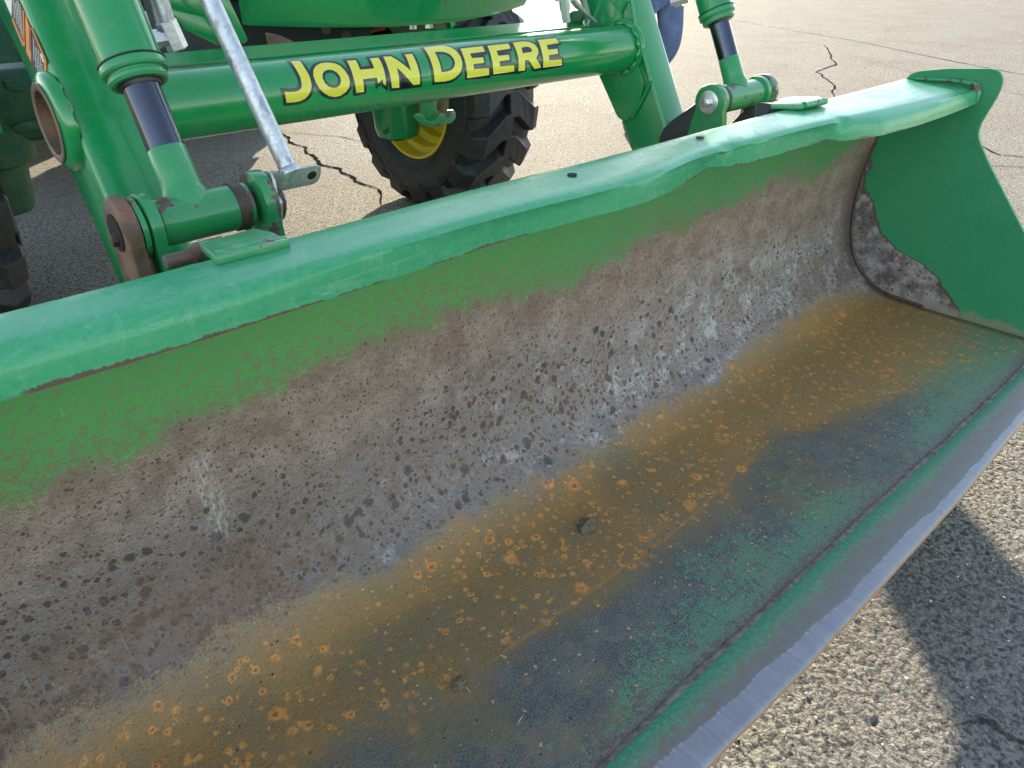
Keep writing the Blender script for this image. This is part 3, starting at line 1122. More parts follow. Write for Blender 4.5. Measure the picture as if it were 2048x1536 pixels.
# weld lumps where the lip meets the side plate
bm = bmesh.new()
add_tube(bm, [(XR - .012, .697, .67 + FZ), (XR - .012, .74, .674 + FZ), (XR - .012, .80, .672 + FZ), (XR - .012, .86, .668 + FZ)], [.008, .006, .005, .005], 8)
add_tube(bm, [(XR - .012, .684, .625 + FZ), (XR - .014, .686, .65 + FZ), (XR - .012, .699, .672 + FZ)], [.006, .011, .009], 8)
obj("lip_weld", bm, M_green_worn, bucket, smooth=60)
for x, y in ((.939, .846), (1.339, .859)):
    obj("drain_hole", lathe((x, y, .6645 + FZ), (0, 0, 1), [(0, .0085), (.0012, .0085)], 20), M_hole_gap, bucket)

# lower edge chips of rust are in the paint; a small scratch-through on the floor corner is in the shell


# hinge ears, pins and hook brackets behind the lip -------------------------------------------
PY, PZ = 1.15, .64 + FZ          # bucket cylinder pin


def ear(x0, x1, r=.046, mat=M_green_chip, foot=((1.075, .42), (1.235, .42)), name="hinge_ear"):
    pts = []
    for k in range(13):
        a = rad(205 - 230 * k / 12)
        pts.append((PY + r * math.cos(a), PZ + r * math.sin(a)))
    pts.append((foot[1][0], foot[1][1] + FZ))
    pts.append((foot[0][0], foot[0][1] + FZ))
    return obj(name, yz_plate(x0, x1, pts), mat, bucket, smooth=35, bevel=.0022)


# right pair
ear(1.815, 1.842)
ear(2.070, 2.100)
# left pair
ear(.322, .340, .050)
ear(.500, .524, .050)
obj("pin_washer", lathe((1.8145, PY, PZ), (-1, 0, 0), [(0, .030), (.005, .030), (.006, .028)], 32), M_zinc_bright, bucket)
obj("pin_bolt", lathe((1.8085, PY, PZ), (-1, 0, 0), [(0, .014), (.002, .0145), (.002, .012), (.011, .012), (.012, .0105)], 6), M_zinc_bright, bucket)
obj("pin_bolt", lathe((.5455, PY, PZ - .004), (1, 0, 0), [(0, .0115), (.009, .0115), (.010, .010)], 6), M_zinc_bright, bucket)
obj("pin_washer", lathe((.5335, PY, PZ - .004), (1, 0, 0), [(0, .034), (.006, .034), (.012, .026)], 32), M_rust_dark, bucket)
# back support beam of the bucket so the ears stand on something
obj("back_beam", box((.25, .966, .36 + FZ), (2.15, 1.03, .43 + FZ)), M_green_worn, bucket, bevel=.006)
for x0, x1 in ((.322, .340), (.500, .524), (1.815, 1.842), (2.070, 2.100)):
    obj("hinge_rib", yz_plate(x0 - .004, x1 + .004, [(.966, .20 + FZ), (1.10, .24 + FZ), (1.24, .30 + FZ), (1.24, .43 + FZ), (.966, .43 + FZ)]), M_green_worn, bucket, bevel=.003)


def bracket(top, weld):
    """flat hook plate welded on the back of the lip with a bushing under it"""
    bm = bmesh.new()
    add_prism(bm, top, (0, 0, -.012))
    o = obj("hook_plate", bm, M_green_worn, bucket, smooth=30, bevel=.003)
    bm = bmesh.new()
    a, b = weld
    pts = [a.lerp(b, k / 14) + Vector((0, 0, .002 * noise.noise(Vector((k * .7, a.x, 0))))) for k in range(15)]
    add_tube(bm, pts, [.0085 + .0020 * noise.noise(Vector((k * 1.3, 0, 2))) for k in range(15)], 8)
    obj("bracket_weld", bm, M_green_worn, o, smooth=60)
    return o


ZB = .944
bracket([at(x, y, Z=ZB) for x, y in ((430, 514), (398, 486), (508, 455), (542, 462), (580, 478))], (at(432, 515, Z=.938), at(572, 482, Z=.938)))
bracket([at(x, y, Z=ZB + .004) for x, y in ((1541, 208), (1548, 203), (1582, 193), (1638, 193), (1652, 200), (1604, 210))], (at(1608, 211, Z=.945), at(1650, 202, Z=.945)))
obj("bracket_shade_block", add_prism(bmesh.new(), [at(x, y, Y=.915) for x, y in ((1541, 208), (1600, 209), (1606, 214), (1600, 226), (1532, 232))], (0, .03, 0)), M_black, bucket, smooth=0)  # black block standing in for the shade under the hook plate
# bushings below the plates
q1, q2 = at(383, 512, Y=.95), at(1548, 222, Y=.94)
for x, y, z, r, L in ((q1.x, .95, q1.z - FZ, .016, .045), (q2.x, .93, q2.z - FZ, .028, .05)):
    bm = bmesh.new()
    p = Vector((x, y, z + FZ))
    add_lathe(bm, p, (1, 0, 0), [(0, r * .62), (0, r), (L, r), (L, r * .62), (0, r * .62)], 28, cap=False)
    bq = obj("bushing", bm, M_green_chip, bucket, smooth=40)
    obj("pin", cyl(p - Vector((.035, 0, 0)), p + Vector((L + .03, 0, 0)), r * .60, 20), M_rust, bq, bevel=.003)

# things lying in the bucket ------------------------------------------------------------------


def clod(loc, size, seed, label, name="mud_clod", cat="mud clod"):
    rg = random.Random(seed)
    bm = bmesh.new()
    bmesh.ops.create_icosphere(bm, subdivisions=3, radius=1.0)
    for v in bm.verts:
        q = v.co.copy()
        f = 1 + .45 * noise.noise(q * 1.4 + Vector((seed, 0, 0))) + .28 * noise.noise(q * 4 + Vector((seed, 3, 0)))
        v.co = Vector((q.x * size[0], q.y * size[1], max(q.z, -.35) * size[2])) * f
    zmin = min(v.co.z for v in bm.verts)
    for v in bm.verts:
        v.co += Vector(loc) - Vector((0, 0, zmin))
    me_o = obj(name, bm, M_clod, None, smooth=25)
    me_o['label'] = label
    me_o['category'] = cat
    me_o['group'] = 'clods of dried mud in the bucket'
    return me_o


clod((.871, .704, FZ), (.022, .016, .014), 11, "larger dark clod of dried mud lying mid way along the orange rusty floor")
clod((.451, .599, FZ), (.012, .009, .008), 23, "small pale brown mud clod lying with straw near the bottom of the photo")
clod((.911, .578, FZ), (.0038, .0032, .0025), 31, "tiny black crumb beside the rust tide line on the bucket floor")
rg = random.Random(12)
bm = bmesh.new()
spots_ = [at(x, y, Z=FZ + .0015) for x, y in ((935, 1378), (768, 1417), (963, 1012), (982, 1005), (1245, 1107), (820, 1148), (738, 1175), (1165, 1006), (1140, 953), (1040, 1440), (1310, 1165), (870, 1535), (1004, 1312), (1418, 988), (645, 1165), (1180, 1128))]
for q in spots_:
    a = rg.uniform(0, 3.1)
    L = rg.uniform(.003, .008)
    d = Vector((math.cos(a), math.sin(a), rg.uniform(-.05, .15)))
    add_tube(bm, [q - d * L, q + Vector((0, 0, .0008)), q + d * L], [.0004, .0007, .0004], 6)
st = obj("straw_bits", bm, M_straw, None)
st['kind'] = 'stuff'
st['label'] = 'tiny bits of dry straw scattered over the rusty bucket floor'
st['category'] = 'straw'

# ================================================================== FRONT LOADER
loader = thing("front_loader", (1.18, 1.6, .4), "glossy green front loader frame with two arms, cross tube and yellow JOHN DEERE lettering", "front loader")
AW = .110


def arm(x0, visible_side):
    # side outline in Y, Z: steep lower leg, knee above the cross tube, shallow upper beam to the mast
    pts = [(1.22, .43), (1.275, .43), (1.36, .52), (1.475, .719), (1.545, .84), (1.625, .96), (1.70, 1.105), (1.80, 1.20), (3.00, 1.62), (3.10, 1.70),
           (3.06, 1.86), (2.94, 1.86), (1.72, 1.42), (1.58, 1.30), (1.522, 1.135), (1.343, .803), (1.23, .59), (1.18, .52), (1.18, .46)]
    bm = yz_plate(x0, x0 + AW, rounded(pts, [.02, .02, .05, .0, .0, .0, .05, .08, .05, .05, .05, .05, .08, .08, .0, .0, .05, .03, .02], 4))
    a = obj("loader_arm", bm, M_green, loader, smooth=30, bevel=.012, seg=3)
    return a


armL = arm(.345, -1)
armR = arm(1.905, -1)

# gusset plate on the inner face of the right arm, with weld beads
gz = [(1.515, 1.14), (1.545, 1.10), (1.433, .915), (1.452, .845), (1.49, .800), (1.525, .805), (1.63, .945), (1.70, 1.11), (1.66, 1.16)]
gp = obj("gusset_plate", yz_plate(1.896, 1.906, rounded(gz, .015, 3)), M_green, armR, smooth=30, bevel=.002)
bm = bmesh.new()
wl_ = [(1.500, 1.145), (1.470, 1.06), (1.430, .985), (1.402, .925), (1.412, .90), (1.432, .86), (1.462, .81)]
pts, rs = [], []
for a, b in zip(wl_, wl_[1:]):
    for k in range(8):
        t = k / 8
        pts.append((1.899, a[0] + (b[0] - a[0]) * t + .012, a[1] + (b[1] - a[1]) * t))
        rs.append(.0055 + .0022 * noise.noise(Vector((len(pts) * .9, 0, 0))))
add_tube(bm, pts, rs, 8)
obj("weld_seam", bm, M_green, armR, smooth=60)

# cross tube
TY, TZ, TR = 1.53, CAM_H - .263, .0645
tube = obj("cross_tube", lathe((.44, TY, TZ), (1, 0, 0), [(0, TR), (1.47, TR)], 96), M_green, loader, smooth=40)
for x in (1.893,):
    bm = bmesh.new()
    pts, rs = [], []
    for k in range(73):
        a = 2 * math.pi * k / 72
        rr_ = TR + .004
        pts.append((x + .004 * math.sin(k * 1.1), TY + rr_ * math.cos(a), TZ + rr_ * math.sin(a)))
        rs.append(.0065 + .0014 * noise.noise(Vector((k * .8, 1, 0))))
    add_tube(bm, pts, rs, 10, False)
    obj("tube_weld", bm, M_green, tube, smooth=60)
    bm = bmesh.new()
    add_lathe(bm, (1.893, TY, TZ), (1, 0, 0), [(0, TR + .016), (.012, TR + .018)], 48)
    obj("tube_collar", bm, M_green, tube, smooth=40, bevel=.003)
# open end of the tube on the outside of the left arm
bm = bmesh.new()
RO, RI = .0690, .0560
add_lathe(bm, (.352, TY, TZ - .003), (-1, 0, 0), [(0, RO), (.026, RO), (.029, RO - .004), (.029, RI), (0, RI), (-.10, RI)], 64, cap=False)
add_lathe(bm, (.346, TY, TZ - .003), (-1, 0, 0), [(0, RO + .016), (.012, RO + .015), (.018, RO + .008), (.020, RO)], 64, cap=False)
er = obj("end_ring", bm, M_green, tube, smooth=50)
bm = bmesh.new()
add_lathe(bm, (.3225, TY, TZ - .003), (-1, 0, 0), [(0, RO - .0015), (.0015, RO - .003), (.0015, RI + .0005), (0, RI - .002), (-.09, RI - .002)], 64, cap=False)
obj("rusty_rim", bm, M_rust, tube, smooth=35, label="bare rusty rim and bore of the open tube end")
obj("bore_bottom", lathe((.43, TY, TZ - .003), (-1, 0, 0), [(0, RI), (.003, RI)], 32), M_rust_dark, tube)
bm = bmesh.new()
pts, rs = [], []
for k in range(61):
    a = 2 * math.pi * k / 60
    pts.append((.343 + .003 * math.sin(k * 1.3), TY + (RO + .006) * math.cos(a), TZ - .003 + (RO + .006) * math.sin(a)))
    rs.append(.0075 + .0018 * noise.noise(Vector((k * .7, 1, 0))))
add_tube(bm, pts, rs, 10, False)
obj("ring_weld", bm, M_green, tube, smooth=60)

# lettering wrapped on the tube ---------------------------------------------------------------
LETTERS = [('J',[[(0.7888,1.168),(0.8093,1.15),(0.8083,0.819),(0.8104,0.537),(0.8095,0.317),(0.8074,0.178),(0.801,0.024),(0.7908,-0.102),(0.7787,-0.165),(0.7643,-0.179),(0.7461,-0.16),(0.7454,0.165),(0.7551,0.137),(0.7673,0.128),(0.7774,0.146),(0.7849,0.215),(0.7875,0.329),(0.7892,0.521),(0.7885,0.736),(0.788,0.958)]]),('O',[[(0.8677,0.929),(0.881,0.876),(0.8905,0.763),(0.8966,0.595),(0.9009,0.392),(0.9013,0.219),(0.897,0.055),(0.8881,-0.077),(0.8741,-0.173),(0.8605,-0.187),(0.8473,-0.143),(0.8347,-0.034),(0.8254,0.125),(0.8197,0.324),(0.8195,0.522),(0.8248,0.701),(0.8357,0.846),(0.851,0.934)],[(0.8587,0.666),(0.869,0.632),(0.8765,0.534),(0.8804,0.4),(0.88,0.277),(0.876,0.162),(0.8674,0.092),(0.8569,0.092),(0.8472,0.148),(0.8408,0.266),(0.8385,0.416),(0.8414,0.538),(0.8483,0.633)]]),('H',[[(0.9135,0.917),(0.9357,0.903),(0.9345,0.543),(0.9707,0.532),(0.9724,0.912),(0.9949,0.906),(0.9949,0.678),(0.9943,0.403),(0.993,0.176),(0.9918,-0.054),(0.9854,0.024),(0.9849,0.168),(0.9712,0.047),(0.971,0.235),(0.9344,0.236),(0.9336,-0.156),(0.9131,-0.154),(0.9128,0.054),(0.9117,0.301),(0.9127,0.61)]]),('N',[[(1.0082,0.925),(1.0285,0.905),(1.0653,0.311),(1.0655,0.54),(1.067,0.92),(1.0879,0.92),(1.087,0.594),(1.0872,0.292),(1.0871,0.032),(1.0867,-0.158),(1.0676,-0.156),(1.0298,0.469),(1.0292,0.248),(1.028,-0.175),(1.0078,-0.159),(1.0066,0.079),(1.006,0.412),(1.0068,0.689)]]),('D',[[(1.1325,1.183),(1.1565,1.178),(1.1911,1.187),(1.2073,1.04),(1.2166,0.828),(1.2199,0.599),(1.2195,0.374),(1.2151,0.194),(1.2065,0.024),(1.1922,-0.1),(1.176,-0.169),(1.1553,-0.176),(1.1297,-0.153),(1.129,0.137),(1.1289,0.475),(1.1296,0.766),(1.1305,0.978)],[(1.1525,0.892),(1.17,0.877),(1.1836,0.819),(1.1929,0.7),(1.1974,0.558),(1.1974,0.405),(1.1929,0.278),(1.1845,0.186),(1.1724,0.146),(1.1516,0.135),(1.1519,0.388),(1.1519,0.639)]]),('E',[[(1.2323,0.919),(1.3037,0.925),(1.3017,0.681),(1.2521,0.668),(1.2537,0.493),(1.2887,0.473),(1.2876,0.281),(1.2524,0.275),(1.2522,0.108),(1.3008,0.075),(1.3019,-0.173),(1.2306,-0.174),(1.2289,0.096),(1.2288,0.416),(1.2296,0.676)]]),('E',[[(1.3192,0.919),(1.3913,0.919),(1.3879,0.688),(1.3388,0.66),(1.3389,0.463),(1.3751,0.458),(1.3742,0.275),(1.3384,0.262),(1.3383,0.082),(1.3869,0.065),(1.3881,-0.161),(1.3163,-0.167),(1.3147,0.082),(1.3146,0.41),(1.3165,0.676)]]),('R',[[(1.4067,0.935),(1.4425,0.952),(1.4642,0.891),(1.4774,0.757),(1.482,0.545),(1.4786,0.368),(1.4676,0.21),(1.4865,-0.158),(1.4614,-0.181),(1.4396,0.184),(1.4254,0.18),(1.4264,0.039),(1.4263,-0.188),(1.4031,-0.177),(1.4035,0.07),(1.4042,0.405),(1.4048,0.681)],[(1.4261,0.674),(1.4444,0.692),(1.4562,0.643),(1.46,0.527),(1.4544,0.458),(1.4234,0.453)]]),('E',[[(1.4975,0.934),(1.5663,0.94),(1.568,0.696),(1.518,0.659),(1.518,0.467),(1.5528,0.47),(1.5521,0.276),(1.5164,0.262),(1.5148,0.078),(1.563,0.059),(1.5678,-0.184),(1.4932,-0.174),(1.4934,0.091),(1.4923,0.41),(1.4943,0.692)]])]


def offset_loop(lo, d):
    n = len(lo)
    area = sum(lo[i][0] * lo[(i + 1) % n][1] - lo[(i + 1) % n][0] * lo[i][1] for i in range(n))
    sg = 1 if area > 0 else -1
    res = []
    for i in range(n):
        p0, p, p1 = Vector(lo[i - 1]), Vector(lo[i]), Vector(lo[(i + 1) % n])
        e0, e1 = (p - p0).normalized(), (p1 - p).normalized()
        n0, n1 = Vector((e0.y, -e0.x)) * sg, Vector((e1.y, -e1.x)) * sg
        m = (n0 + n1)
        if m.length < .2:
            m = n0
        m.normalize()
        c = max(.45, m.dot(n0))
        res.append(tuple(p + m * d / c))
    return res


def wrap_letter(name, loops, h, mat, label=None):
    """loops in (x, arc length round the tube); cut from flat, then laid on the tube"""
    cu = bpy.data.curves.new("tmp", 'CURVE')
    cu.dimensions = '2D'
    cu.fill_mode = 'BOTH'
    for lo in loops:
        sp_ = cu.splines.new('POLY')
        sp_.points.add(len(lo) - 1)
        for i, p in enumerate(lo):
            sp_.points[i].co = (p[0] * 10, p[1] * 10, 0, 1)
        sp_.use_cyclic_u = True
    o = bpy.data.objects.new("tmp", cu)
    COL.objects.link(o)
    dg = bpy.context.evaluated_depsgraph_get()
    me = bpy.data.meshes.new_from_object(o.evaluated_get(dg))
    bm = bmesh.new()
    bm.from_mesh(me)
    bpy.data.objects.remove(o)
    bpy.data.curves.remove(cu)
    bpy.data.meshes.remove(me)
    ys = [v.co.y for v in bm.verts]
    y = min(ys)
    bmesh.ops.remove_doubles(bm, verts=bm.verts, dist=1e-5)
    while y < max(ys):
        bmesh.ops.bisect_plane(bm, geom=bm.verts[:] + bm.edges[:] + bm.faces[:], plane_co=(0, y, 0), plane_no=(0, 1, 0))
        y += .035
    for v in bm.verts:
        x, a = v.co.x / 10, v.co.y / 10 / TR
        r = TR + h
        v.co = Vector((x, TY - r * math.cos(a), TZ + r * math.sin(a)))
    org = origin(tube)
    bmesh.ops.translate(bm, verts=bm.verts, vec=-org)
    for f in bm.faces:
        f.smooth = True
        c = f.calc_center_median() + org
        if f.normal.dot(c - Vector((c.x, TY, TZ))) < 0:
            f.normal_flip()
    me = bpy.data.meshes.new(name)
    bm.to_mesh(me)
    bm.free()
    me.materials.append(mat)
    q = bpy.data.objects.new(name, me)
    COL.objects.link(q)
    q.parent = tube
    if label:
        q['label'] = label
    return q


for ch, loops in LETTERS:
    L0 = [[(x, th * TR) for x, th in lo] for lo in loops]
    wrap_letter("letter", L0, .0013, M_letter, "yellow letter " + ch)
    L1 = []
    for k, lo in enumerate(L0):
        L1.append(offset_loop(lo, .0066 if k == 0 else -.0056))
    if ch == 'R':
        L1 = L1[:1]
    wrap_letter("letter_outline", L1, .0007, M_outline)

# angle channel behind the tube that covers the hoses
bm = bmesh.new()
add_prism(bm, [(.47, 1.600, 1.0625), (.47, 1.600, 1.0690), (.47, 1.690, 1.0820), (.47, 1.690, 1.040), (.47, 1.683, 1.040), (.47, 1.683, 1.0745)], (1.425, 0, 0))
chn = obj("hose_channel", bm, M_green, loader, smooth=30, bevel=.0015, seg=1)
obj("gap_shade_strip", box((.47, 1.604, 1.045), (1.893, 1.610, 1.0630)), M_hole_gap, chn)  # black strip that paints the shade in the gap behind the tube
obj("channel_stay", box((.47, 1.56, 1.02), (.56, 1.66, 1.05)), M_green, loader, bevel=.003)
obj("rust_strip", box((.50, 1.594, 1.056), (.72, 1.5995, 1.066)), M_rust, chn)
obj("rust_strip", box((1.11, 1.594, 1.056), (1.30, 1.5995, 1.066)), M_rust, chn)
obj("rust_strip", box((1.70, 1.594, 1.056), (1.89, 1.5995, 1.066)), M_rust, chn)
obj("paper_tag", add_prism(bmesh.new(), [at(300, 100, Y=1.59), at(312, 98, Y=1.59), at(315, 113, Y=1.59), at(303, 114, Y=1.59)], (0, .0015, 0)), M_white, chn)

# bucket cylinders ----------------------------------------------------------------------------
DIR = Vector((0, .52, 1)).normalized()


def bucket_cylinder(xc, x0, x1, label, rust_end):
    P = Vector((xc, PY, PZ))
    bm = bmesh.new()
    b0 = P + DIR * .235
    add_lathe(bm, b0, DIR, [(0, .0450), (.80, .0450)], 48)
    root = obj("bucket_cylinder", bm, M_green, loader, smooth=40, label=label)
    # gland collar with two ridges
    bm = bmesh.new()
    add_lathe(bm, b0 - DIR * .030, DIR, [(0, .032), (0, .0405), (.004, .0435), (.009, .0435), (.011, .0410), (.014, .0410), (.015, .0470), (.018, .0490), (.026, .0490), (.029, .0475), (.030, .0450)], 48)
    obj("gland", bm, M_green_worn, root, smooth=28)
    obj("gland_seal", lathe(b0 - DIR * .031, DIR, [(0, .0345), (.0015, .0345)], 40), M_seal, root)
    obj("collar_groove", lathe(b0 - DIR * .0005, DIR, [(0, .0494), (.0018, .0494)], 48), M_seal, root)
    obj("rod", lathe(P + DIR * .105, DIR, [(0, .0275), (.20, .0275)], 48), M_chrome, root, smooth=40)
    obj("wiper", lathe(b0 - DIR * .036, DIR, [(0, .0292), (.006, .0315)], 40), M_seal, root)
    # painted rod end that flares into the cross boss
    bm = bmesh.new()
    add_lathe(bm, P, DIR, [(0, .0345), (.034, .0345), (.040, .0318), (.048, .0298), (.058, .0290), (.105, .0286), (.1065, .0270)], 48)
    obj("rod_end", bm, M_green_worn, root, smooth=50)
    bm = bmesh.new()
    add_lathe(bm, (x0, PY, PZ), (1, 0, 0), [(0, .0335), (.002, .036), (x1 - x0 - .002, .036), (x1 - x0, .0335)], 48)
    obj("pin_boss", bm, M_green_chip, root, smooth=40)
    return root


cL = bucket_cylinder(.400, .343, .490, "left cylinder, nearest the camera, polished rod half out", True)
cR = bucket_cylinder(1.960, 1.852, 2.062, "right cylinder beside the far loader arm", False)
# rusty wear rings
obj("wear_ring", lathe((.462, PY, PZ), (1, 0, 0), [(0, .0375), (.001, .0385), (.018, .0385), (.019, .0375)], 48), M_rust_dark, cL, smooth=40)
obj("wear_ring", lathe((1.853, PY, PZ), (1, 0, 0), [(0, .0375), (.001, .0385), (.016, .0385), (.017, .0375)], 48), M_rust_dark, cR, smooth=40)
obj("wear_ring", lathe((2.048, PY, PZ), (1, 0, 0), [(0, .040), (.001, .043), (.018, .043), (.019, .040)], 48), M_green_worn, cR, smooth=40)

# rusty tilt link on the outside of the left cylinder
lp = []
for k in range(15):
    a = rad(200 - 215 * k / 14)
    lp.append((PY + .050 * math.cos(a), PZ + .002 + .050 * math.sin(a)))
lp += [(1.165, .70), (1.175, .50), (1.10, .50), (1.085, .70)]
lk = obj("tilt_link", yz_plate(.286, .309, lp), M_rust, loader, smooth=35, bevel=.006, label="rusty brown tilt link at the left end of the pin")
obj("link_hub", lathe((.318, PY, PZ), (-1, 0, 0), [(0, .0465), (.008, .0465)], 40), M_green_chip, lk, smooth=40)
obj("link_bore", lathe((.2855, PY, PZ), (-1, 0, 0), [(0, .028), (.0015, .028)], 28), M_hole_gap, lk)
obj("link_bolt", lathe((.284, PY, PZ - .010), (-1, 0, 0), [(0, .010), (.008, .010), (.009, .008)], 6), M_rust_dark, lk)
# black link on the inside of the right cylinder
bl = [(1.19, .93), (1.165, .945), (1.12, .93), (1.09, .86), (1.14, .80), (1.30, .62), (1.42, .60), (1.45, .67), (1.40, .73)]
pa, pb = at(1405, 192, X=1.845), at(1325, 262, X=1.862)
blk = [at(1413, 193, X=1.862), at(1399, 200, X=1.862), at(1340, 243, X=1.862), at(1327, 256, X=1.862), at(1318, 275, X=1.862), at(1316, 300, X=1.862), at(1400, 300, X=1.862), at(1425, 250, X=1.862)]
obj("tilt_link", add_prism(bmesh.new(), blk, (.018, 0, 0)), M_black, loader, smooth=30, bevel=.004, label="black tilt link beside the right arm")
blk2 = [at(1505, 190, X=2.02), at(1500, 215, X=2.02), at(1462, 255, X=2.02), at(1440, 262, X=2.02), at(1440, 300, X=2.02), at(1520, 290, X=2.02), at(1525, 200, X=2.02)]
obj("tilt_link", add_prism(bmesh.new(), [(p.x, p.y + .02, p.z - .01) for p in blk2], (.018, 0, 0)), M_rust_dark, loader, smooth=30, bevel=.003)

# galvanised levelling rod standing on a folded bracket at the left pin
A_ = at(577, 338, X=.560)
B_ = at(420, 0, X=.525)
D_ = (B_ - A_).normalized()
lv = obj("levelling_rod", cyl(A_ - D_ * .004, A_ + D_ * .85, .0148, 32), M_galv, loader, smooth=40, label="galvanised steel levelling rod in front of the lettering")
# bracket: upright leg on the pin, folded flange with a hole
zt = A_.z + .001
YB = A_.y - .014
x0, x1 = .536, .616
fl = rounded([(x0, zt), (x1, zt), (x1, zt - .036), (x0, zt - .036)], [0, .016, .016, .004], 5)
hole = []
bm = add_prism(bmesh.new(), [(x, YB, z) for x, z in fl], (0, .0085, 0))
for v_ in bm.verts:
    v_.co.y += (zt - v_.co.z) * .55
obj("bracket_flange", bm, M_galv, lv, smooth=30, bevel=.0022)
obj("flange_hole", lathe((.598, YB + .0092, zt - .0175), (0, 1, .55), [(0, .0085), (.0012, .0085)], 24), M_hole_gap, lv)
obj("rod_weld", lathe(A_ - D_ * .006, D_, [(0, .019), (.005, .0185), (.011, .0150)], 24), M_galv, lv, smooth=60)
bm = bmesh.new()
rw = []
for (x, y) in ((.5385, YB), (.5330, YB + .002), (.5290, YB + .007), (.5270, YB + .015)):
    rw.append([(x, y), (x + (.0 if x > .538 else .0075), y + (.0085 if x > .530 else .004))])
col_ = []
for (p, q) in rw:
    col_.append([bm.verts.new((p[0], p[1], zt)), bm.verts.new((p[0], p[1], zt - .036)), bm.verts.new((q[0], q[1], zt - .036)), bm.verts.new((q[0], q[1], zt))])
for q_ in col_:
    q_[1].co.y += .0198
    q_[2].co.y += .0198
for a, b in zip(col_, col_[1:]):
    for k in range(4):
        bm.faces.new((a[k], a[(k + 1) % 4], b[(k + 1) % 4], b[k]))
bm.faces.new(col_[0])
bm.faces.new(col_[-1][::-1])
obj("bracket_bend", bm, M_galv, lv, smooth=70)
leg = rounded([(YB + .010, zt), (YB + .045, zt - .004), (PY + .030, PZ + .012), (PY + .024, PZ - .046), (PY - .024, PZ - .046), (PY - .040, PZ + .004), (YB + .010, zt - .036)], [0, .01, .01, .02, .02, .01, 0], 4)
obj("bracket_leg", add_prism(bmesh.new(), [(.5268, y, z) for y, z in leg], (.0070, 0, 0)), M_galv, lv, smooth=40, bevel=.0018)

# hoses and fittings by the left cylinder
YH = 1.335
hose = obj("hydraulic_line", add_tube(bmesh.new(), [at(312, -120, Y=YH - .02), at(312, -40, Y=YH), at(318, 0, Y=YH), at(331, 42, Y=YH), ], .0150, 20), M_galv, loader, smooth=40, label="thick zinc coated line end beside the left cylinder")
d_ = (at(350, 84, Y=YH) - at(330, 40, Y=YH))
obj("hex_nut", lathe(at(330, 40, Y=YH), d_, [(0, .0150), (.003, .0170), (d_.length + .010, .0170), (d_.length + .012, .0150)], 6, .3), M_zinc, hose, smooth=25)
h2 = obj("hydraulic_hose", add_tube(bmesh.new(), [at(262, -90, Y=YH + .02), at(266, -20, Y=YH + .02), at(276, 22, Y=YH + .02)], .0120, 20), M_hose, loader, smooth=40)
d2 = (at(290, 62, Y=YH + .02) - at(276, 22, Y=YH + .02))
obj("hose_ferrule", lathe(at(275, 21, Y=YH + .02), d2, [(0, .0105), (.002, .0118), (d2.length, .0118), (d2.length, .008)], 24), M_zinc, h2)
ea, eb = at(286, 80, Y=YH), at(338, 76, Y=YH)
obj("elbow_fitting", lathe(ea, eb - ea, [(0, .012), (.004, .012), (.004, .0165), (.018, .0165), (.018, .0145), (.026, .0145), (.026, .0120), ((eb - ea).length, .0120)], 6, .2), M_zinc, h2, smooth=25)
obj("port_boss", lathe(at(276, 80, Y=YH), ea - at(276, 80, Y=YH), [(0, .019), (.014, .018)], 28), M_green, h2)

# fittings behind the tube on the right
YF = 1.60
f1 = obj("hose_fitting", lathe(at(1133, 44, Y=YF), at(1128, 0, Y=YF) - at(1133, 44, Y=YF), [(0, .0120), (.032, .0120), (.032, .0150), (.10, .0150)], 6), M_zinc, loader, smooth=25)
obj("coupler_body", lathe(at(1128, 2, Y=YF + .01), (0, 0, 1), [(0, .026), (.10, .026)], 8), M_zinc, f1, smooth=20)
obj("steel_line", add_tube(bmesh.new(), [at(1143, -5, Y=YF), at(1152, 8, Y=YF), at(1172, 28, Y=YF), at(1192, 44, Y=YF)], [.010, .009, .007, .005], 14), M_zinc, f1)
obj("steel_line", add_tube(bmesh.new(), [at(1163, -30, Y=YF + .06), at(1168, 0, Y=YF + .06), at(1176, 26, Y=YF + .06), at(1180, 60, Y=YF + .06)], .0085, 14), M_zinc, f1)
obj("coupler_body", lathe(at(1139, 37, Y=YF + .05), at(1163, 33, Y=YF + .05) - at(1139, 37, Y=YF + .05), [(0, .014), (.012, .019), (.045, .019), (.05, .012)], 20), M_green_dusty, f1)
f2 = obj("hose_fitting", lathe(at(1342, 6, X=1.935), at(1378, -4, X=1.955) - at(1342, 6, X=1.935), [(0, .011), (.010, .011), (.010, .017), (.032, .017), (.032, .013), (.05, .013)], 6), M_zinc_bright, loader, smooth=25)

# uprights and cross member that carry the arms (above the picture)
obj("mast", box((.32, 2.90, .75), (.48, 3.08, 1.72)), M_green, loader, bevel=.01)
obj("mast", box((1.88, 2.90, .75), (2.04, 3.08, 1.72)), M_green, loader, bevel=.01)

# warning labels on the outside of the left arm ------------------------------------------------
XA = .3448


def on_arm(pxs, name, mat, parent, h=.0012):
    pts = [at(x, y, X=XA) for x, y in pxs]
    bm = add_prism(bmesh.new(), pts, (-h, 0, 0))
    return obj(name, bm, mat, parent, smooth=0)


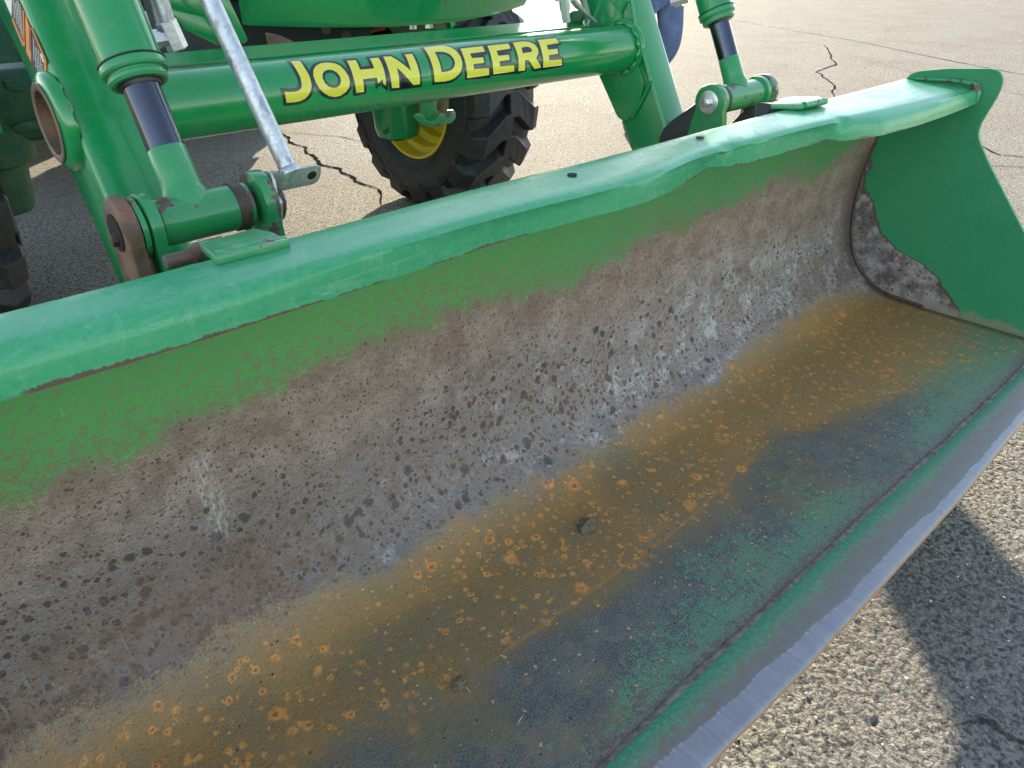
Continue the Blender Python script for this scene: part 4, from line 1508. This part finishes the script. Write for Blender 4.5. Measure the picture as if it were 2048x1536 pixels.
dA = on_arm([(11, 0), (38, 0), (48, 21), (51, 94), (46, 88)], "warning_label", M_navy, armL)
dB = on_arm([(52, 33), (64, 56), (93, 122), (94, 150), (89, 166), (82, 164), (57, 110)], "warning_label", M_navy, armL)
on_arm([(11, 0), (26, 0), (25, 32)], "white_panel", M_white, armL, .0018)
on_arm([(26, 34), (50, 90), (51, 93), (47, 90), (27, 42)], "orange_band", M_orange, armL, .0018)
on_arm([(47.5, 20), (49.5, 24), (51.5, 92), (49.8, 90)], "orange_band", M_orange, armL, .0018)
on_arm([(52.5, 33), (64, 58), (64.5, 124), (55, 104)], "orange_header", M_orange, armL, .0018)
on_arm([(90.5, 120), (94, 122), (94.5, 150), (90, 164)], "orange_band", M_orange, armL, .0018)
on_arm([(64, 56), (65, 56), (93, 121), (92, 121)], "orange_band", M_orange, armL, .0018)
on_arm([(83, 108), (86, 107), (90, 124), (88, 126)], "white_panel", M_white, armL, .0018)


def text_lines(rows, parent):
    bm = bmesh.new()
    rg = random.Random(4)
    for (xa, ya, xb, yb) in rows:
        t = 0.0
        L = math.hypot(xb - xa, yb - ya)
        while t < 1:
            w = rg.uniform(1.6, 5.0) / L
            a, b = t, min(1, t + w)
            p = [at(xa + (xb - xa) * q + o_, ya + (yb - ya) * q, X=XA - .0013) for q, o_ in ((a, -.42), (b, -.42), (b, .42), (a, .42))]
            add_prism(bm, p, (-.0007, 0, 0))
            t = b + 1.0 / L
    o = obj("small_print", bm, M_white, parent, smooth=0)
    o['kind'] = 'stuff'


text_lines([(27.5, 1, 30, 36), (31, 6, 35, 48), (34, 3, 39, 56), (37, 2, 43, 68), (40.5, 8, 46, 76)], dA)
text_lines([(67.5, 76, 68.5, 122), (70.5, 92, 72.5, 134), (74, 96, 76, 143), (77.5, 100, 79.5, 150), (81, 106, 83, 158), (84.5, 128, 86.5, 160)], dB)
# the word on the orange header, reading up along the arm
cu = bpy.data.curves.new("tmp_text", 'FONT')
cu.body = "WARNING"
cu.size = 1
cu.offset = .02
to = bpy.data.objects.new("tmp_text", cu)
COL.objects.link(to)
me = bpy.data.meshes.new_from_object(to.evaluated_get(bpy.context.evaluated_depsgraph_get()))
bpy.data.objects.remove(to)
bm = bmesh.new()
bm.from_mesh(me)
W = max(v.co.x for v in bm.verts)
c0, c1, c2, c3 = at(57.2, 100, X=XA - .0021), at(57.6, 50, X=XA - .0021), at(62.6, 104, X=XA - .0021), at(62.0, 62, X=XA - .0021)
for v in bm.verts:
    u_, w_ = v.co.x / W, v.co.y / .72
    p = (c2.lerp(c3, u_)).lerp(c0.lerp(c1, u_), w_)
    v.co = p
obj("header_lettering", bm, M_navy, armL, smooth=0)

# ================================================================== TRACTOR
tractor = thing("tractor", (1.35, 4.8, 0), "green farm tractor with yellow rims and lugged tyres standing behind the loader", "tractor")


def wheel(loc, side, R, W, rrim, nl, name, label, lugs=True):
    """side = -1 : the open (inner) face looks to -X. Axis along X"""
    w = bpy.data.objects.new(name, None)
    w.location = Vector(loc) - origin(tractor)
    COL.objects.link(w)
    w.parent = tractor
    w['label'] = label
    ORIGIN[w.name] = w.location.copy()
    C = Vector(loc)
    h = W / 2
    Rb = R * .925
    prof = [(-h * .70, rrim + .004), (-h * .86, rrim + .015), (-h * .97, rrim + .07 * R / .6), (-h, rrim + .13 * R / .6), (-h * .97, Rb - .055), (-h * .88, Rb - .022), (-h * .6, Rb - .006), (0, Rb),
            (h * .6, Rb - .006), (h * .88, Rb - .022), (h * .97, Rb - .055), (h, rrim + .13 * R / .6), (h * .97, rrim + .07 * R / .6), (h * .86, rrim + .015), (h * .70, rrim + .004)]
    # moulded ring on the wall
    bm = lathe(C, (1, 0, 0), prof, 96, cap=False)
    obj("tyre", bm, M_tyre, w, smooth=60)
    bm = bmesh.new()
    for sx in (-1, 1):
        pts = []
        for k in range(97):
            a = 2 * math.pi * k / 96
            pts.append((C.x + sx * (h * .975), C.y + (Rb - .048) * math.cos(a), C.z + (Rb - .048) * math.sin(a)))
        add_tube(bm, pts, .006, 6, False)
    obj("sidewall_ring", bm, M_tyre, w, smooth=60)
    s = side
    rp = [(s * h * .80, rrim + .010), (s * h * .84, rrim + .006), (s * h * .84, rrim - .008), (s * h * .70, rrim - .018), (s * h * .55, rrim - .020), (s * h * .48, rrim - .045),
          (s * h * .20, rrim - .052), (s * h * .12, rrim - .085), (-s * h * .10, rrim - .095), (-s * h * .18, rrim - .130), (-s * h * .20, .10), (-s * h * .20, .02)]
    obj("rim", lathe(C, (1, 0, 0), rp, 72, cap=False), M_yellow, w, smooth=35)
    rp2 = [(-s * h * .84, rrim + .008), (-s * h * .80, rrim - .014), (-s * h * .3, rrim - .05), (-s * h * .22, rrim - .13), (-s * h * .24, .02)]
    obj("rim_outer", lathe(C, (1, 0, 0), rp2, 64, cap=False), M_yellow, w, smooth=35)
    if lugs:
        # one lug per hand; every other lug reuses the mesh
        base = {}
        for hand in (-1, 1):
            path = [(-.06, 0.0, 1), (.20, .01, 1), (.42, .08, 1), (.66, .155, 1), (.93, .170, .86), (1.0, .172, .3)]
            bm = bmesh.new()
            rings = []
            wid = .056 * R / .6 * 1.3
            for (t, th, f) in path:
                x = t * h * hand
                rb = Rb - .006 - (.03 if t > .9 else 0) - (.05 if t > .97 else 0)
                ht = (R - Rb + .010) * (f if f < 1 else 1)
                ring = []
                for (o_, hh) in ((-1.15, 0), (-.80, 1), (.80, 1), (1.15, 0)):
                    a = th + o_ * wid / R * (1.15 if t < .1 else 1.0)
                    r = rb - .004 + ht * hh + (.0 if hh == 0 else .004)
                    ring.append(bm.verts.new((x * (1.012 if t > .9 else 1), r * math.cos(a), r * math.sin(a))))
                rings.append(ring)
            for A, B2 in zip(rings, rings[1:]):
                for k in range(3):
                    bm.faces.new((A[k], A[k + 1], B2[k + 1], B2[k]))
            bm.faces.new(rings[0])
            bm.faces.new(rings[-1][::-1])
            bmesh.ops.recalc_face_normals(bm, faces=bm.faces)
            es = [e for e in bm.edges if len(e.link_faces) == 2 and e.calc_face_angle(0) > rad(35)]
            bmesh.ops.bevel(bm, geom=es, offset=.004, segments=1, affect='EDGES', clamp_overlap=True)
            me = bpy.data.meshes.new("tread_lug")
            bm.to_mesh(me)
            bm.free()
            me.materials.append(M_tyre)
            base[hand] = me
        for hand in (-1, 1):
            for k in range(nl):
                o = bpy.data.objects.new("tread_lug", base[hand])
                o.rotation_euler = (2 * math.pi * (k + (.5 if hand > 0 else 0)) / nl, 0, 0)
                COL.objects.link(o)
                o.parent = w
    return w


wheel((2.635, 3.40, .60), -1, .61, .47, .335, 17, "front_wheel", "front wheel on the right of the photo, yellow rim seen from inside")
wheel((.190, 3.40, .60), 1, .61, .47, .335, 17, "front_wheel", "front wheel at the left edge of the photo")
wheel((2.88, 6.50, .86), -1, .86, .52, .50, 20, "rear_wheel", "rear wheel on the right", True)
wheel((-.18, 6.50, .86), 1, .86, .52, .50, 20, "rear_wheel", "rear wheel on the left", True)

# axle housing with cast lumps
bm = bmesh.new()
ax_pts = [(3.27, .66), (3.25, .70), (3.25, .84), (3.29, .895), (3.48, .895), (3.54, .84), (3.54, .70), (3.50, .64), (3.31, .64)]
add_prism(bm, [(.42, y, z) for y, z in ax_pts], (1.98, 0, 0))
ax = obj("axle_housing", bm, M_green_dusty, tractor, smooth=35, bevel=.015)
bm = bmesh.new()
lo_ = [at(8, 160, Y=3.24), at(30, 163, Y=3.24), at(45, 172, Y=3.24), at(52, 183, Y=3.24), at(40, 185, Y=3.24), at(18, 182, Y=3.24), at(9, 175, Y=3.24)]
add_prism(bm, lo_, (0, .05, 0))
obj("cast_lug", bm, M_green_dusty, ax, smooth=40, bevel=.008)
bm = bmesh.new()
add_prism(bm, [at(22, 255, Y=3.24), at(40, 245, Y=3.24), at(75, 238, Y=3.24), at(90, 252, Y=3.24), at(70, 262, Y=3.24), at(35, 268, Y=3.24)], (0, .06, 0))
obj("cast_lug", bm, M_green_dusty, ax, smooth=40, bevel=.008)
for cx, nm in ((.475, 0), (2.35, 1)):
    bm = bmesh.new()
    c = Vector((cx, 3.39, 0))
    if nm == 0:
        prof = [(.385, .02), (.385, .095), (.40, .108), (.56, .128), (.575, .165), (.60, .172), (.70, .172), (.715, .16), (.80, .15), (.86, .10), (.86, .02)]
    else:
        prof = [(.385, .02), (.385, .085), (.40, .110), (.44, .122), (.70, .140), (.80, .15), (.86, .10), (.86, .02)]
    add_lathe(bm, c, (0, 0, 1), prof, 48)
    o = obj("final_drive", bm, M_green_dusty if nm == 0 else M_green, tractor, smooth=35)
    if nm:
        obj("drain_plug", lathe((cx + (.125 if nm == 0 else -.12), 3.33, .44), (1 if nm == 0 else -1, -.3, 0), [(0, .012), (.014, .012)], 6), M_green_dusty, o)

# towing clip hanging under the front frame, seen below the tube
YH2 = 1.93


def pix_plate(pts, Y, d, name, mat, parent, bev=.003, sm=30):
    return obj(name, add_prism(bmesh.new(), [at(x, y, Y=Y) for x, y in pts], d), mat, parent, smooth=sm, bevel=bev)


hk = pix_plate([(843, 150), (873, 150), (874, 215), (872, 236), (860, 250), (852, 246), (846, 228)], YH2, (0, .012, 0), "tow_clip", M_green_worn, tractor)
pix_plate([(829, 232), (834, 226), (845, 226), (852, 240), (866, 243), (876, 236), (880, 226), (900, 220), (908, 220), (912, 226), (912, 236), (905, 246), (880, 252), (858, 255), (842, 248)], YH2 - .014, (0, .010, 0), "clip_plate", M_green_worn, hk, .0025)
pix_plate([(874, 180), (898, 180), (898, 222), (884, 224), (876, 214)], YH2 + .03, (0, .02, 0), "rusty_stub", M_rust, hk)

# front frame and guard above the channel
guard = bmesh.new()
gp_ = []
for k in range(17):
    t = k / 16
    x = .98 + 1.02 * t
    gp_.append((x, 2.06 - .13 * math.sin(math.pi * t), 0))
rows = []
for (x, y, _) in gp_:
    zb = 1.072 + .0 * x + .02 * ((x - 1.45) / .5) ** 2
    rows.append([guard.verts.new((x, y, zb)), guard.verts.new((x, y - .012, zb + .015)), guard.verts.new((x, y - .006, zb + .34)), guard.verts.new((x, y + .03, zb + .36)), guard.verts.new((x, y + .05, zb + .34)), guard.verts.new((x, y + .05, zb))])
for A, B2 in zip(rows, rows[1:]):
    for k in range(6):
        guard.faces.new((A[k], A[(k + 1) % 6], B2[(k + 1) % 6], B2[k]))
guard.faces.new(rows[0])
guard.faces.new(rows[-1][::-1])
gd = obj("front_guard", guard, M_green, tractor, smooth=40)
# plates of the guard
pix_plate([(408, -40), (441, -40), (497, 80), (490, 88), (482, 84)], 1.80, (.0, .012, 0), "guard_plate", M_green, gd)
pix_plate([(338, 18), (420, 36), (440, 92), (372, 60)], 1.84, (0, .02, 0), "guard_plate", M_green, gd)
pix_plate([(330, -20), (450, -20), (450, 50), (340, 18)], 1.95, (0, .03, 0), "guard_plate", M_green, gd)
pix_plate([(705, -30), (772, -30), (806, 44), (800, 58), (742, 52), (706, 24)], 2.15, (.0, .02, 0), "guard_plate", M_green, gd)
pix_plate([(772, -30), (784, -30), (812, 48), (805, 52)], 2.13, (.0, .03, 0), "guard_plate", M_green, gd)
pix_plate([(895, -30), (903, -30), (912, 50), (902, 60)], 2.2, (.0, .03, 0), "guard_plate", M_green, gd)
pix_plate([(806, -30), (880, -30), (898, 30), (898, 60), (850, 60), (832, 20)], 2.5, (0, .1, 0), "frame_casting", M_green_dusty, tractor, .01)
obj("steel_pipe", add_tube(bmesh.new(), [at(780, 14, Y=2.3), at(806, 16, Y=2.3), at(830, 8, Y=2.3), at(852, -14, Y=2.3)], .035, 20), M_green, tractor)
pp = at(855, 14, Y=2.4)
obj("bushing", lathe(pp, (-.2, -1, 0), [(0, .055), (.10, .055), (.10, .032), (.0, .032)], 28), M_rust, tractor)
pp = at(884, 8, Y=2.42)
obj("bushing", lathe(pp, (-.2, -1, 0), [(0, .06), (.04, .06), (.04, .04), (.0, .04)], 28), M_rust_dark, tractor)
obj("bright_bolt", lathe(at(825, 58, Y=2.05), (0, 0, 1), [(0, .013), (.012, .013)], 12), M_zinc_bright, tractor)
obj("bright_bolt", lathe(at(858, 56, Y=2.05), (.0, 0, 1), [(0, .014), (.018, .014)], 6), M_zinc_bright, tractor)
obj("frame_rail", box((1.30, 1.98, .955), (1.95, 2.12, 1.022)), M_green, tractor, bevel=.008)
for px_, py_ in ((655, 58), (695, 70)):
    p = at(px_, py_, Y=2.15)
    obj("frame_bolt", lathe(p, (-.7, -.7, 0), [(0, .008), (.014, .008), (.014, .014), (.022, .014)], 6), M_rust_dark, tractor, smooth=25)
pix_plate([(740, 62), (756, 48), (775, 52), (790, 68), (780, 78), (735, 82)], 2.2, (0, .05, 0), "red_hose_clamp", M_red, tractor)
pix_plate([(540, 66), (560, 70), (590, 84), (600, 88), (545, 90)], 2.0, (0, .03, 0), "frame_bracket", M_rust, tractor)

# engine, hood, cab frame: mostly above the picture, they shade and are mirrored
obj("engine_block", box((1.05, 3.1, .68), (1.65, 5.2, 1.10)), M_dark, tractor, bevel=.02)
obj("front_casting", box((1.00, 2.20, .88), (1.70, 3.12, 1.13)), M_dark, tractor, bevel=.02)
hood = bmesh.new()
add_prism(hood, [(.92, y, z) for y, z in rounded([(2.30, 1.18), (2.22, 1.50), (2.45, 1.78), (5.0, 2.0), (5.0, 1.18)], .08)], (.86, 0, 0))
hd = obj("hood", hood, M_green, tractor, smooth=30, bevel=.06, seg=4)
obj("grille", box((1.02, 2.235, 1.25), (1.68, 2.26, 1.5)), M_black, hd)
obj("shade_box", box((.2, 7.42, .14), (2.6, 7.9, 1.0)), M_green_dusty, tractor, bevel=.04)  # added unseen box, keeps the sun off the ground under the axle
obj("rear_axle", box((-.2, 6.3, .62), (2.9, 6.7, 1.05)), M_green_dusty, tractor, bevel=.04)
obj("transmission", box((.85, 5.0, .36), (1.85, 7.1, 1.25)), M_green_dusty, tractor, bevel=.05)
for x in (-.46, 2.60):
    obj("fender", yz_plate(x, x + .58, rounded([(5.65, 1.15), (5.85, 1.78), (7.3, 1.85), (7.6, 1.3), (7.5, 1.28), (7.25, 1.79), (5.92, 1.72), (5.72, 1.15)], .04)), M_green, tractor, bevel=.01)
for x in (.42, 2.25):
    obj("roll_bar", box((x, 7.2, 1.2), (x + .08, 7.3, 3.0)), M_green, tractor, bevel=.01)
obj("roll_bar_top", box((.42, 7.2, 3.0), (2.33, 7.3, 3.08)), M_green, tractor, bevel=.01)
sb = obj("seat", box((1.1, 6.3, 1.45), (1.6, 6.8, 1.56)), M_yellow, tractor, bevel=.04)
obj("seat_back", box((1.1, 6.75, 1.56), (1.6, 6.85, 1.95)), M_yellow, sb, bevel=.04)
stw = bmesh.new()
add_tube(stw, [(1.35 + .2 * math.cos(a * math.pi / 12), 5.7 + .2 * math.sin(a * math.pi / 12), 1.95 + .08 * math.sin(a * math.pi / 12)) for a in range(25)], .014, 10, False)
add_cyl(stw, (1.35, 5.45, 1.6), (1.35, 5.7, 1.95), .02)
obj("steering_wheel", stw, M_black, tractor)

# ================================================================== PERSON behind the right arm
PX, PYY = 5.0, 3.62
person = thing("person", (PX, PYY, 0), "person in blue jeans standing behind the far loader arm, only one knee showing", "person")


def skin(name, verts, edges, radii, mat, parent, root=0, sub=2):
    me = bpy.data.meshes.new(name)
    org = origin(parent)
    me.from_pydata([tuple(Vector(v) - org) for v in verts], edges, [])
    me.materials.append(mat)
    o = bpy.data.objects.new(name, me)
    COL.objects.link(o)
    o.parent = parent
    md = o.modifiers.new("skin", 'SKIN')
    md.use_smooth_shade = True
    for i, r in enumerate(radii):
        me.skin_vertices[0].data[i].radius = r if isinstance(r, tuple) else (r, r)
    me.skin_vertices[0].data[root].use_root = True
    ss = o.modifiers.new("sub", 'SUBSURF')
    ss.levels = ss.render_levels = sub
    return o


# facing the camera side (towards -X, -Y); hips at about .98 (a tall person at this scale)
f = Vector((-.69, -.72, 0)).normalized()
sd = Vector((f.y, -f.x, 0))


def pt(a, b, z):
    return Vector((PX, PYY, 0)) + f * a + sd * b + Vector((0, 0, z))


body_v = [pt(0, .09, 1.06), pt(.01, .09, 1.28), pt(.02, .08, 1.50), pt(.01, .08, 1.68), pt(.03, .08, 1.78), pt(.06, .08, 1.92), pt(.05, .08, 2.02),
          pt(0, .17, 1.66), pt(-.02, .25, 1.36), pt(.14, .24, 1.30), pt(.22, .20, 1.30),
          pt(0, -.12, 1.64), pt(-.02, -.155, 1.36), pt(.14, -.10, 1.30), pt(.22, -.06, 1.30),
          pt(0, .19, .98), pt(.03, .21, .55), pt(-.02, .22, .12), pt(.10, .22, .06),
          pt(0, -.01, .98), pt(.12, -.02, .62), pt(-.10, .16, .20), pt(.0, .17, .09)]
body_e = [(0, 1), (1, 2), (2, 3), (3, 4), (4, 5), (5, 6), (3, 7), (7, 8), (8, 9), (9, 10), (3, 11), (11, 12), (12, 13), (13, 14),
          (0, 15), (15, 16), (16, 17), (17, 18), (0, 19), (19, 20), (20, 21), (21, 22)]
body_r = [.13, .125, .15, .10, .055, .095, .08, .06, .048, .038, .026, .06, .048, .038, .026, .09, .058, .038, .035, .08, .058, .038, .035]
skin("body", body_v, body_e, body_r, M_skin, person)
skin("shirt", [pt(0, .09, 1.06), pt(.01, .09, 1.30), pt(.02, .08, 1.50), pt(.01, .08, 1.68), pt(0, .17, 1.65), pt(-.02, .245, 1.40), pt(0, -.12, 1.63), pt(-.02, -.155, 1.40)],
     [(0, 1), (1, 2), (2, 3), (3, 4), (4, 5), (3, 6), (6, 7)], [.20, .195, .17, .12, .080, .080, .085, .080], M_shirt, person)
jk = [pt(0, .09, 1.06), pt(0, .19, .97), pt(.02, .20, .74), pt(.03, .21, .56), pt(.0, .215, .34), pt(-.02, .22, .12),
      pt(.02, .0, .95), pt(.09, -.015, .78), pt(.12, -.015, .64), pt(.04, .05, .50), pt(-.05, .12, .32), pt(-.10, .16, .18)]
jn = skin("jeans", jk, [(0, 1), (1, 2), (2, 3), (3, 4), (4, 5), (0, 6), (6, 7), (7, 8), (8, 9), (9, 10), (10, 11)], [.16, .118, .100, .082, .066, .066, .112, .104, .094, .072, .064, .062], M_denim, person)
for b_x, a_x in ((.22, 0), (.165, -.08)):
    bm = bmesh.new()
    add_tube(bm, [pt(a_x - .10, b_x, .045), pt(a_x - .03, b_x, .05), pt(a_x + .08, b_x, .045), pt(a_x + .19, b_x, .035)], [.035, .05, .052, .032], 16)
    add_tube(bm, [pt(a_x - .03, b_x, .05), pt(a_x - .03, b_x, .18)], [.055, .055], 16)
    obj("boot", bm, M_boot, person, smooth=60)
hb = bmesh.new()
bmesh.ops.create_icosphere(hb, subdivisions=3, radius=.118, matrix=Matrix.Translation(pt(.03, .08, 1.985)))
for v in hb.verts:
    v.co.z = max(v.co.z, 1.95)
obj("hair", hb, M_hair, person)
for s_ in (-1, 1):
    e_ = bmesh.new()
    bmesh.ops.create_icosphere(e_, subdivisions=2, radius=.012, matrix=Matrix.Translation(pt(.145, .08 + s_ * .033, 1.935)))
    obj("eye", e_, M_eye, person)
    # hand: palm, four fingers and a thumb
    hbm = bmesh.new()
    bx = .07 + s_ * .13
    add_tube(hbm, [pt(.21, bx, 1.30), pt(.235, bx - s_ * .04, 1.30), pt(.245, bx - s_ * .075, 1.30)], [.024, .036, .033], 10)
    for q, L_ in ((-.025, .065), (-.008, .082), (.009, .088), (.025, .075)):
        add_tube(hbm, [pt(.24, bx - s_ * .07, 1.30 + q), pt(.24, bx - s_ * (.07 + L_ * .5), 1.30 + q), pt(.22, bx - s_ * (.07 + L_), 1.30 + q)], [.011, .0095, .007], 8)
    add_tube(hbm, [pt(.235, bx - s_ * .02, 1.325), pt(.25, bx - s_ * .045, 1.355), pt(.25, bx - s_ * .075, 1.365)], [.013, .011, .008], 8)
    obj("hand", hbm, M_skin, person, smooth=60)
    ebm = bmesh.new()
    bmesh.ops.create_icosphere(ebm, subdivisions=2, radius=.025, matrix=Matrix.Translation(pt(.05, .08 + s_ * .098, 1.92)) @ Matrix.Diagonal((.7, .7, 1.2, 1)))
    obj("ear", ebm, M_skin, person)
nb = bmesh.new()
add_tube(nb, [pt(.145, .08, 1.94), pt(.172, .08, 1.90), pt(.150, .08, 1.885)], [.008, .016, .012], 8)
obj("nose", nb, M_skin, person, smooth=60)
mb = bmesh.new()
add_tube(mb, [pt(.142, .052, 1.855), pt(.150, .08, 1.852), pt(.142, .108, 1.855)], [.003, .007, .003], 8)
obj("mouth", mb, M_red, person, smooth=60)
